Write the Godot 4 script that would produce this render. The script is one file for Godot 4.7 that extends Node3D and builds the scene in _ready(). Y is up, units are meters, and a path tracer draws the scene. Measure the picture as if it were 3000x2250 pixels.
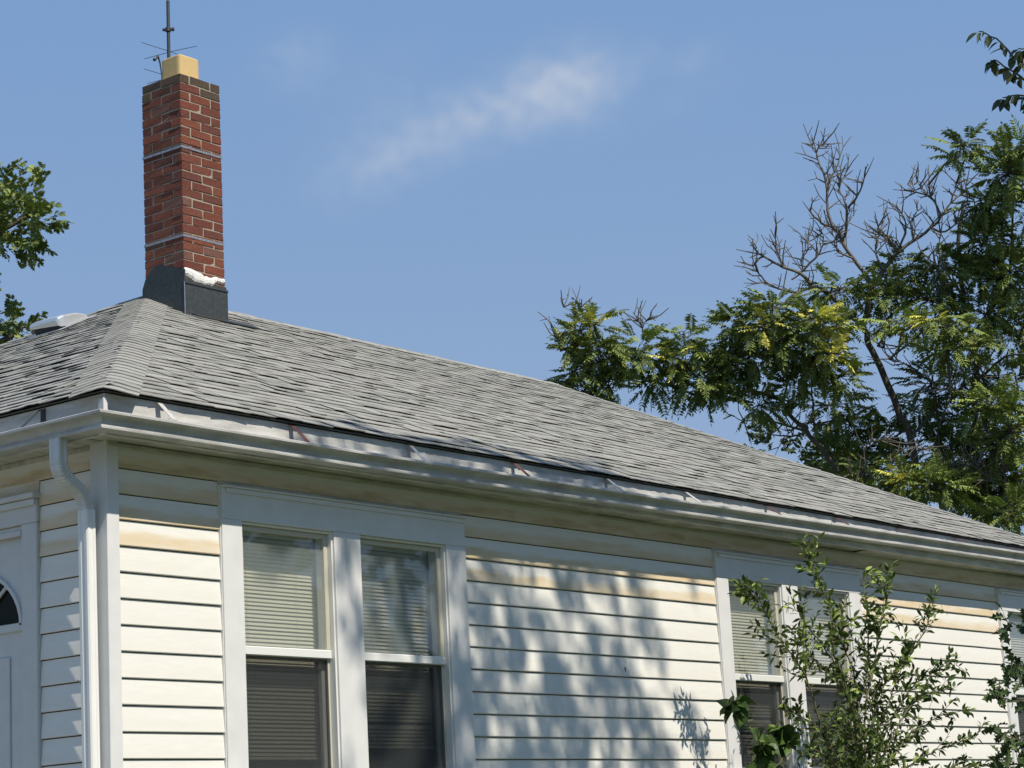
extends Node3D
# A white clapboard bungalow seen from its corner: the long wall lies in the plane z = 0 and runs along +x,
# the front wall lies in x = 0 and runs along -z. y = 0 is the lowest edge of the topmost course of siding.

const REVEAL := 0.127          # height of one siding course
const EAVE := 0.306            # height of the shingle edge
const OVER := 0.235            # shingle edge, out from the walls
const PITCH := 0.479           # rise over run
const RUN := 4.207             # eave to ridge, in plan
const LENGTH := 10.6           # long wall
const WIDTH := 7.94            # front wall
const GROUND := -3.4
const RIDGE_END := 8.95
const SUN := Vector3(-0.13, 1.30, 1.0)

var rng := RandomNumberGenerator.new()
var M := {}
var used := {}

class Mb:
	var v := PackedVector3Array()
	var n := PackedVector3Array()
	var uv := PackedVector2Array()
	var c := PackedColorArray()
	var tone := Color(1, 1, 1)
	func tri(a: Vector3, b: Vector3, d: Vector3, ua := Vector2.ZERO, ub := Vector2.ZERO, ud := Vector2.ZERO) -> void:
		var m := (b - a).cross(d - a).normalized()
		v.append(a); v.append(d); v.append(b)
		n.append(m); n.append(m); n.append(m)
		uv.append(ua); uv.append(ud); uv.append(ub)
		c.append(tone); c.append(tone); c.append(tone)
	func quad(a: Vector3, b: Vector3, d: Vector3, e: Vector3) -> void:
		tri(a, b, d); tri(a, d, e)
	func quad_uv(a: Vector3, b: Vector3, d: Vector3, e: Vector3, ua: Vector2, ub: Vector2, ud: Vector2, ue: Vector2) -> void:
		tri(a, b, d, ua, ub, ud); tri(a, d, e, ua, ud, ue)
	func smooth(a: Vector3, b: Vector3, d: Vector3, na: Vector3, nb: Vector3, nd: Vector3) -> void:
		v.append(a); v.append(d); v.append(b)
		n.append(na); n.append(nd); n.append(nb)
		for i in 3:
			uv.append(Vector2.ZERO); c.append(tone)
	func hexa(p: Array) -> void: # 0-3 lower ring, 4-7 upper ring, both counter-clockwise seen from above
		quad(p[3], p[2], p[1], p[0]); quad(p[4], p[5], p[6], p[7])
		for i in 4:
			var j := (i + 1) % 4
			quad(p[i], p[j], p[j + 4], p[i + 4])
	func box(a: Vector3, b: Vector3) -> void:
		hexa([Vector3(a.x, a.y, b.z), Vector3(b.x, a.y, b.z), Vector3(b.x, a.y, a.z), Vector3(a.x, a.y, a.z),
			Vector3(a.x, b.y, b.z), Vector3(b.x, b.y, b.z), Vector3(b.x, b.y, a.z), Vector3(a.x, b.y, a.z)])
	func cbox(a: Vector3, b: Vector3, r: float) -> void: # chamfered box
		var m := (a + b) * 0.5
		var h := (b - a) * 0.5
		r = minf(r, minf(h.x, minf(h.y, h.z)) * 0.9)
		var f := func(sx: float, sy: float, sz: float, ax: int) -> Vector3:
			var q := Vector3(sx * (h.x - r), sy * (h.y - r), sz * (h.z - r))
			if ax == 0: q.x = sx * h.x
			elif ax == 1: q.y = sy * h.y
			else: q.z = sz * h.z
			return m + q
		for s in [-1.0, 1.0]:
			var px := [f.call(s, -1.0, -s, 0), f.call(s, 1.0, -s, 0), f.call(s, 1.0, s, 0), f.call(s, -1.0, s, 0)]
			quad(px[3], px[0], px[1], px[2])
			quad(f.call(-1.0, s, s, 1), f.call(1.0, s, s, 1), f.call(1.0, s, -s, 1), f.call(-1.0, s, -s, 1))
			quad(f.call(-s, -1.0, s, 2), f.call(s, -1.0, s, 2), f.call(s, 1.0, s, 2), f.call(-s, 1.0, s, 2))
		for s in [-1.0, 1.0]:
			for u in [-1.0, 1.0]:
				var w: float = s * u
				_q(w, f.call(-1.0, s, u, 1), f.call(-1.0, s, u, 2), f.call(1.0, s, u, 2), f.call(1.0, s, u, 1))
				_q(w, f.call(s, u, -1.0, 0), f.call(s, u, -1.0, 1), f.call(s, u, 1.0, 1), f.call(s, u, 1.0, 0))
				_q(w, f.call(u, -1.0, s, 2), f.call(u, -1.0, s, 0), f.call(u, 1.0, s, 0), f.call(u, 1.0, s, 2))
				for t in [-1.0, 1.0]:
					if s * u * t > 0.0: tri(f.call(s, u, t, 0), f.call(s, u, t, 1), f.call(s, u, t, 2))
					else: tri(f.call(s, u, t, 0), f.call(s, u, t, 2), f.call(s, u, t, 1))
	func _q(w: float, a: Vector3, b: Vector3, d: Vector3, e: Vector3) -> void:
		if w > 0.0: quad(a, b, d, e)
		else: quad(e, d, b, a)
	func tube(path: Array, radii: Array, sides := 6) -> void:
		var count := path.size()
		var last := []
		var lastn := []
		var side := Vector3.ZERO
		for i in count:
			var dir: Vector3 = (path[mini(i + 1, count - 1)] - path[maxi(i - 1, 0)]).normalized()
			if i == 0:
				side = dir.cross(Vector3.UP if absf(dir.y) < 0.9 else Vector3.RIGHT).normalized()
			else:
				side = (side - dir * side.dot(dir)).normalized()
			var other := dir.cross(side)
			var ring := []
			var ringn := []
			for k in sides:
				var a := TAU * k / sides
				var m := side * cos(a) + other * sin(a)
				ring.append(path[i] + m * radii[i]); ringn.append(m)
			if i > 0:
				for k in sides:
					var j := (k + 1) % sides
					smooth(last[k], last[j], ring[j], lastn[k], lastn[j], ringn[j])
					smooth(last[k], ring[j], ring[k], lastn[k], ringn[j], ringn[k])
			last = ring; lastn = ringn
		for k in range(1, sides - 1):
			tri(last[0], last[k], last[k + 1])
	func sweep(rows: Array, closed := false) -> void: # rows of points joined by quads
		for i in rows.size() - 1:
			var a: Array = rows[i]
			var b: Array = rows[i + 1]
			for k in (a.size() if closed else a.size() - 1):
				var j := (k + 1) % a.size()
				quad(a[k], a[j], b[j], b[k])
	func put(o: Mb, x: Transform3D, col: Color) -> void:
		for p in o.v: v.append(x * p)
		var b := x.basis.inverse().transposed()
		for m in o.n: n.append((b * m).normalized())
		uv.append_array(o.uv)
		for i in o.v.size(): c.append(col)
	func mesh(m: Material) -> ArrayMesh:
		var a := []
		a.resize(Mesh.ARRAY_MAX)
		a[Mesh.ARRAY_VERTEX] = v; a[Mesh.ARRAY_NORMAL] = n; a[Mesh.ARRAY_TEX_UV] = uv; a[Mesh.ARRAY_COLOR] = c
		var r := ArrayMesh.new()
		r.add_surface_from_arrays(Mesh.PRIMITIVE_TRIANGLES, a)
		r.surface_set_material(0, m)
		return r

func put(parent: Node, called: String, mesh: Mesh, at := Transform3D.IDENTITY, mat: Material = null) -> MeshInstance3D:
	var o := MeshInstance3D.new()
	o.name = called
	o.mesh = mesh
	if mat: o.material_override = mat
	o.transform = at
	o.cast_shadow = GeometryInstance3D.SHADOW_CASTING_SETTING_ON
	parent.add_child(o, true)
	return o

func build(parent: Node, called: String, m: Mb, mat: Material) -> MeshInstance3D:
	return put(parent, called, m.mesh(mat))

func boxes(parent: Node, called: String, mat: Material, list: Array, r := 0.002) -> MeshInstance3D:
	var m := Mb.new()
	for b in list: m.cbox(b[0], b[1], r)
	return build(parent, called, m, mat)

func thing(called: String, label: String, category: String, group := "", at := Vector3.ZERO) -> Node3D:
	var o := Node3D.new()
	used[called] = used.get(called, -1) + 1
	o.name = called if used[called] == 0 else "%s_%03d" % [called, used[called]]
	add_child(o)
	o.position = at
	o.set_meta("label", label)
	o.set_meta("category", category)
	if group: o.set_meta("group", group)
	return o

func stuff(o: Node) -> void:
	o.set_meta("kind", "stuff")

func lin(r: float, g: float, b: float) -> Color:
	return Color(r, g, b).linear_to_srgb()

func noise_image(seed_: int, freq: float, oct: int, w := 256, h := 256) -> Image:
	var f := FastNoiseLite.new()
	f.seed = seed_
	f.frequency = freq
	f.fractal_octaves = oct
	f.noise_type = FastNoiseLite.TYPE_SIMPLEX_SMOOTH
	return f.get_seamless_image(w, h)

# greyscale mottle between lo and hi, as an albedo multiplier
func mottle(seed_: int, freq: float, lo: float, hi: float, oct := 5) -> ImageTexture:
	var src := noise_image(seed_, freq, oct)
	var fine := noise_image(seed_ + 7, 0.35, 2)
	var d := src.get_data()
	var e := fine.get_data()
	var out := PackedByteArray()
	out.resize(d.size())
	for i in d.size():
		var t := clampf((d[i] / 255.0 * 0.7 + e[i] / 255.0 * 0.3 - 0.25) * 2.0, 0.0, 1.0)
		out[i] = int(255.0 * pow(lerpf(lo, hi, t), 1.0 / 2.2))
	var im := Image.create_from_data(256, 256, false, Image.FORMAT_L8, out)
	im.generate_mipmaps()
	return ImageTexture.create_from_image(im)

func relief(seed_: int, freq: float, strength: float, oct := 3) -> ImageTexture:
	var im := noise_image(seed_, freq, oct)
	im.convert(Image.FORMAT_RGBA8)
	im.bump_map_to_normal_map(strength)
	return ImageTexture.create_from_image(im)

func mat(called: String, r: float, g: float, b: float, rough: float, opts := {}) -> StandardMaterial3D:
	var m := StandardMaterial3D.new()
	m.albedo_color = lin(r, g, b)
	m.roughness = rough
	m.metallic = opts.get("metal", 0.0)
	m.metallic_specular = opts.get("spec", 0.5)
	if opts.has("tex"):
		m.albedo_texture = opts.tex
	if opts.has("bump"):
		m.normal_enabled = true
		m.normal_texture = opts.bump
		m.normal_scale = opts.get("bumps", 0.5)
	if opts.has("scale"):
		m.uv1_triplanar = true
		m.uv1_world_triplanar = opts.get("world", true)
		m.uv1_scale = opts.scale
	if opts.get("vc", false): m.vertex_color_use_as_albedo = true
	if opts.has("back"):
		m.backlight_enabled = true
		m.backlight = opts.back
	if opts.get("two", false): m.cull_mode = BaseMaterial3D.CULL_DISABLED
	if opts.has("alpha"):
		m.transparency = BaseMaterial3D.TRANSPARENCY_ALPHA
		m.albedo_color.a = opts.alpha
	M[called] = m
	return m

const AIL_LIMBS := [
	["trunk", 0.057, 0.037, [Vector3(19.40, -0.10, -5.96), Vector3(19.32, 1.68, -5.75), Vector3(19.24, 2.65, -5.62), Vector3(19.16, 3.27, -5.56), Vector3(19.07, 3.51, -5.63), Vector3(18.94, 3.91, -5.72), Vector3(18.81, 4.31, -5.78), Vector3(18.71, 4.58, -5.85), Vector3(18.66, 4.78, -5.84), Vector3(18.63, 5.12, -5.72), Vector3(18.64, 5.25, -5.65)]],
	["bare", 0.032, 0.011, [Vector3(18.64, 5.25, -5.65), Vector3(18.58, 5.46, -5.74), Vector3(18.51, 5.68, -5.85), Vector3(18.43, 5.92, -5.94), Vector3(18.37, 6.11, -6.04), Vector3(18.33, 6.19, -6.16), Vector3(18.27, 6.33, -6.28), Vector3(18.28, 6.45, -6.28)]],
	["bare", 0.025, 0.007, [Vector3(18.33, 5.89, -5.88), Vector3(18.26, 5.97, -5.78), Vector3(18.15, 6.22, -5.67), Vector3(18.10, 6.33, -5.52), Vector3(18.04, 6.45, -5.37), Vector3(17.95, 6.60, -5.26)]],
	["bare", 0.023, 0.007, [Vector3(18.40, 6.11, -6.05), Vector3(18.37, 6.36, -6.09), Vector3(18.37, 6.58, -6.08), Vector3(18.40, 6.80, -6.03), Vector3(18.46, 6.95, -5.95), Vector3(18.50, 7.13, -5.90)]],
	["bare", 0.018, 0.004, [Vector3(18.36, 6.58, -6.07), Vector3(18.35, 6.84, -6.08), Vector3(18.32, 7.08, -6.14), Vector3(18.34, 7.22, -6.18), Vector3(18.35, 7.34, -6.25)]],
	["bare", 0.009, 0.004, [Vector3(18.32, 7.20, -6.17), Vector3(18.38, 7.28, -6.13), Vector3(18.45, 7.32, -6.08)]],
	["bare", 0.014, 0.004, [Vector3(18.12, 6.21, -5.65), Vector3(18.09, 6.40, -5.69), Vector3(18.09, 6.53, -5.73), Vector3(18.12, 6.68, -5.67), Vector3(18.17, 6.83, -5.60)]],
	["bare", 0.036, 0.009, [Vector3(18.64, 5.25, -5.65), Vector3(18.73, 5.47, -5.51), Vector3(18.83, 5.70, -5.35), Vector3(18.97, 5.85, -5.15), Vector3(19.11, 6.00, -4.95), Vector3(19.20, 6.17, -4.83), Vector3(19.28, 6.34, -4.71), Vector3(19.32, 6.60, -4.62)]],
	["bare", 0.018, 0.007, [Vector3(19.06, 6.12, -4.77), Vector3(19.01, 6.32, -4.81), Vector3(18.97, 6.42, -4.89), Vector3(18.91, 6.49, -5.02), Vector3(18.86, 6.60, -5.11)]],
	["bare", 0.009, 0.004, [Vector3(18.92, 6.40, -4.87), Vector3(18.90, 6.53, -4.94), Vector3(18.91, 6.62, -4.99)]],
	["bare", 0.009, 0.004, [Vector3(18.98, 6.32, -4.80), Vector3(18.97, 6.44, -4.86), Vector3(18.99, 6.57, -4.87)]],
	["bare", 0.014, 0.004, [Vector3(19.17, 6.31, -4.66), Vector3(19.28, 6.40, -4.60), Vector3(19.39, 6.46, -4.57), Vector3(19.48, 6.59, -4.55)]],
	["bare", 0.018, 0.004, [Vector3(18.79, 5.69, -5.33), Vector3(18.65, 5.83, -5.34), Vector3(18.54, 5.89, -5.35), Vector3(18.43, 5.89, -5.38), Vector3(18.34, 5.96, -5.34), Vector3(18.29, 5.98, -5.23)]],
	["bare", 0.039, 0.007, [Vector3(18.67, 4.74, -5.85), Vector3(18.49, 4.91, -5.96), Vector3(18.27, 5.17, -6.11), Vector3(18.08, 5.30, -6.25), Vector3(17.91, 5.46, -6.33), Vector3(17.73, 5.53, -6.48), Vector3(17.56, 5.63, -6.59), Vector3(17.42, 5.71, -6.65), Vector3(17.32, 5.80, -6.64)]],
	["bare", 0.020, 0.004, [Vector3(18.07, 5.29, -6.24), Vector3(17.95, 5.21, -6.41), Vector3(17.82, 5.25, -6.56), Vector3(17.69, 5.33, -6.68), Vector3(17.58, 5.44, -6.74), Vector3(17.50, 5.51, -6.76), Vector3(17.43, 5.56, -6.78)]],
	["bare", 0.018, 0.004, [Vector3(17.95, 5.47, -6.35), Vector3(18.03, 5.59, -6.23), Vector3(18.10, 5.70, -6.14), Vector3(18.14, 5.83, -6.08), Vector3(18.15, 5.97, -6.07), Vector3(18.15, 6.03, -6.12)]],
	["bare", 0.016, 0.004, [Vector3(17.74, 5.53, -6.48), Vector3(17.66, 5.66, -6.48), Vector3(17.59, 5.78, -6.48), Vector3(17.52, 5.93, -6.44)]],
	["bare", 0.014, 0.004, [Vector3(17.91, 5.39, -6.47), Vector3(17.99, 5.49, -6.33), Vector3(17.97, 5.65, -6.34), Vector3(18.01, 5.77, -6.24), Vector3(18.00, 5.91, -6.24)]],
	["limb", 0.037, 0.008, [Vector3(18.74, 1.72, -6.41), Vector3(18.59, 2.62, -6.29), Vector3(18.44, 2.88, -6.35), Vector3(18.26, 3.14, -6.45), Vector3(18.08, 3.37, -6.55), Vector3(17.92, 3.53, -6.63), Vector3(17.78, 3.72, -6.68), Vector3(17.61, 3.82, -6.79), Vector3(17.38, 3.89, -7.02), Vector3(17.16, 3.86, -7.27), Vector3(16.93, 3.87, -7.51), Vector3(16.69, 3.99, -7.73), Vector3(16.44, 4.09, -7.94), Vector3(16.19, 4.16, -8.16), Vector3(16.00, 4.26, -8.29), Vector3(15.86, 4.38, -8.34), Vector3(15.70, 4.56, -8.37)]],
	["bare", 0.020, 0.004, [Vector3(18.21, 3.38, -6.62), Vector3(17.98, 3.48, -6.82), Vector3(17.76, 3.54, -7.02), Vector3(17.58, 3.54, -7.18), Vector3(17.42, 3.61, -7.26)]],
	["bare", 0.014, 0.004, [Vector3(18.23, 3.36, -6.60), Vector3(18.13, 3.33, -6.77), Vector3(18.01, 3.36, -6.97), Vector3(17.92, 3.42, -7.10), Vector3(17.88, 3.52, -7.14)]],
	["bare", 0.014, 0.004, [Vector3(18.25, 3.31, -6.58), Vector3(18.18, 3.49, -6.63), Vector3(18.12, 3.41, -6.76), Vector3(18.05, 3.29, -6.92)]],
	["limb", 0.015, 0.005, [Vector3(18.01, 3.77, -6.81), Vector3(17.92, 3.97, -6.68), Vector3(17.85, 4.14, -6.53), Vector3(17.72, 4.34, -6.47), Vector3(17.53, 4.59, -6.48), Vector3(17.32, 4.83, -6.52)]],
	["limb", 0.020, 0.005, [Vector3(18.50, 3.19, -6.59), Vector3(18.50, 3.50, -6.65), Vector3(18.52, 3.81, -6.65), Vector3(18.54, 4.15, -6.65), Vector3(18.58, 4.52, -6.58), Vector3(18.63, 4.86, -6.50)]],
	["limb", 0.010, 0.003, [Vector3(16.26, 4.14, -8.09), Vector3(16.19, 4.00, -8.17), Vector3(16.09, 3.87, -8.27)]],
	["limb", 0.010, 0.003, [Vector3(16.64, 4.01, -7.77), Vector3(16.65, 4.23, -7.60), Vector3(16.66, 4.43, -7.44), Vector3(16.61, 4.61, -7.39)]],
	["limb", 0.010, 0.003, [Vector3(16.94, 3.84, -7.36), Vector3(16.98, 4.09, -7.14), Vector3(17.02, 4.32, -6.91), Vector3(17.03, 4.62, -6.70)]],
	["limb", 0.010, 0.003, [Vector3(16.14, 4.22, -8.24), Vector3(16.11, 4.39, -8.04), Vector3(16.09, 4.46, -7.86)]],
	["trunk", 0.050, 0.023, [Vector3(20.30, -0.12, -5.52), Vector3(20.24, 2.02, -5.28), Vector3(20.19, 3.02, -5.15), Vector3(20.13, 3.78, -5.06), Vector3(20.10, 4.35, -4.97), Vector3(19.99, 4.96, -4.99), Vector3(19.94, 5.37, -4.98), Vector3(19.87, 5.90, -4.93), Vector3(19.84, 6.27, -4.86), Vector3(19.86, 6.50, -4.77)]],
	["limb", 0.027, 0.008, [Vector3(19.93, 4.41, -4.87), Vector3(19.86, 4.64, -4.70), Vector3(19.83, 4.89, -4.41), Vector3(19.75, 5.18, -4.22), Vector3(19.58, 5.79, -4.02), Vector3(19.38, 6.39, -3.83), Vector3(19.28, 6.67, -3.63), Vector3(19.17, 6.88, -3.50)]],
	["limb", 0.023, 0.008, [Vector3(19.99, 3.99, -4.96), Vector3(19.85, 4.11, -4.65), Vector3(19.71, 4.21, -4.35), Vector3(19.62, 4.17, -4.03), Vector3(19.55, 4.16, -3.61)]],
	["limb", 0.017, 0.005, [Vector3(20.01, 3.82, -4.98), Vector3(19.81, 3.98, -5.04), Vector3(19.72, 4.07, -4.88), Vector3(19.73, 3.99, -4.60), Vector3(19.75, 3.97, -4.26)]],
	["limb", 0.022, 0.007, [Vector3(19.81, 2.03, -5.58), Vector3(19.69, 2.87, -5.46), Vector3(19.60, 3.33, -5.38), Vector3(19.51, 3.71, -5.32), Vector3(19.39, 4.10, -5.29), Vector3(19.26, 4.52, -5.26)]],
	["bare", 0.016, 0.004, [Vector3(19.28, 4.42, -5.26), Vector3(19.06, 4.42, -5.31), Vector3(18.83, 4.41, -5.37), Vector3(18.59, 4.36, -5.47), Vector3(18.36, 4.36, -5.52)]],
	["bare", 0.014, 0.004, [Vector3(19.37, 3.99, -5.28), Vector3(19.06, 4.06, -5.35), Vector3(18.76, 4.16, -5.36), Vector3(18.46, 4.19, -5.41)]],
	["bare", 0.014, 0.004, [Vector3(19.58, 3.39, -5.36), Vector3(19.54, 3.75, -5.12), Vector3(19.55, 3.88, -4.89), Vector3(19.59, 3.96, -4.61)]],
	["limb", 0.023, 0.007, [Vector3(19.16, 3.27, -5.56), Vector3(19.40, 3.53, -5.36), Vector3(19.58, 3.72, -5.29), Vector3(19.77, 3.99, -5.17)]],
	["bare", 0.009, 0.003, [Vector3(18.93, 2.39, -4.52), Vector3(18.84, 2.68, -4.52), Vector3(18.72, 2.94, -4.60), Vector3(18.71, 3.11, -4.47)]],
	["bare", 0.009, 0.003, [Vector3(18.97, 2.32, -4.45), Vector3(18.90, 2.63, -4.41), Vector3(18.82, 2.88, -4.40), Vector3(18.80, 3.06, -4.30)]],
	["bare", 0.009, 0.003, [Vector3(19.03, 2.34, -4.33), Vector3(18.93, 2.51, -4.40), Vector3(18.82, 2.64, -4.51), Vector3(18.72, 2.68, -4.61)]],
	["bare", 0.011, 0.003, [Vector3(19.07, 2.12, -4.31), Vector3(19.03, 2.42, -4.22), Vector3(18.96, 2.64, -4.20), Vector3(18.93, 2.88, -4.09)]],
	["bare", 0.009, 0.003, [Vector3(18.24, 2.33, -5.88), Vector3(18.14, 2.58, -5.89), Vector3(18.05, 2.73, -5.90)]],
	["bare", 0.011, 0.004, [Vector3(18.10, 2.60, -5.63), Vector3(18.01, 2.83, -5.67), Vector3(17.98, 3.01, -5.60), Vector3(18.03, 3.05, -5.44), Vector3(18.12, 3.00, -5.24)]],
	["bare", 0.011, 0.004, [Vector3(18.20, 2.53, -5.47), Vector3(18.18, 2.77, -5.37), Vector3(18.20, 2.91, -5.22), Vector3(18.26, 2.92, -5.04), Vector3(18.31, 2.78, -4.94)]],
	["bare", 0.009, 0.003, [Vector3(15.70, 4.72, -8.48), Vector3(15.65, 4.83, -8.45), Vector3(15.59, 4.94, -8.43), Vector3(15.48, 5.01, -8.49)]],
	["bare", 0.007, 0.003, [Vector3(15.67, 4.86, -8.47), Vector3(15.64, 4.95, -8.39), Vector3(15.61, 5.00, -8.31)]],
	["bare", 0.007, 0.003, [Vector3(15.65, 4.54, -8.63), Vector3(15.52, 4.64, -8.68), Vector3(15.45, 4.77, -8.63)]],
	["bare", 0.009, 0.003, [Vector3(16.32, 4.56, -7.85), Vector3(16.26, 4.72, -7.81), Vector3(16.18, 4.83, -7.82), Vector3(16.10, 4.91, -7.83)]],
	["bare", 0.007, 0.003, [Vector3(16.29, 4.73, -7.82), Vector3(16.25, 4.79, -7.75), Vector3(16.24, 4.82, -7.67)]],
	["bare", 0.018, 0.004, [Vector3(18.79, 5.69, -5.33), Vector3(18.71, 5.90, -5.14), Vector3(18.58, 6.07, -5.07), Vector3(18.43, 6.18, -5.07)]],
	["bare", 0.016, 0.004, [Vector3(18.96, 5.85, -5.15), Vector3(18.98, 6.10, -5.18), Vector3(19.07, 6.28, -5.11)]],
	["bare", 0.018, 0.004, [Vector3(19.03, 5.98, -4.91), Vector3(19.01, 5.88, -4.70), Vector3(18.95, 5.99, -4.45), Vector3(18.84, 6.13, -4.27)]],
	["bare", 0.016, 0.004, [Vector3(18.43, 5.65, -5.81), Vector3(18.25, 5.71, -5.90), Vector3(18.11, 5.82, -5.89), Vector3(18.02, 5.90, -5.78)]],
	["bare", 0.018, 0.004, [Vector3(18.67, 5.46, -5.48), Vector3(18.66, 5.70, -5.58), Vector3(18.73, 5.88, -5.56), Vector3(18.78, 6.01, -5.63)]],
	["bare", 0.018, 0.004, [Vector3(19.31, 5.10, -4.86), Vector3(19.03, 5.32, -4.84), Vector3(18.76, 5.47, -4.83), Vector3(18.52, 5.50, -4.84)]],
	["bare", 0.020, 0.004, [Vector3(19.47, 5.10, -4.75), Vector3(19.13, 5.25, -4.75), Vector3(18.76, 5.55, -4.71), Vector3(18.50, 5.70, -4.52)]],
	["bare", 0.016, 0.004, [Vector3(18.89, 3.61, -4.58), Vector3(18.73, 3.71, -4.71), Vector3(18.56, 3.69, -4.91), Vector3(18.38, 3.79, -5.08)]],
	["bare", 0.016, 0.004, [Vector3(19.01, 2.32, -4.60), Vector3(18.87, 2.48, -4.69), Vector3(18.70, 2.70, -4.80), Vector3(18.58, 2.73, -4.87)]],
]
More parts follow.
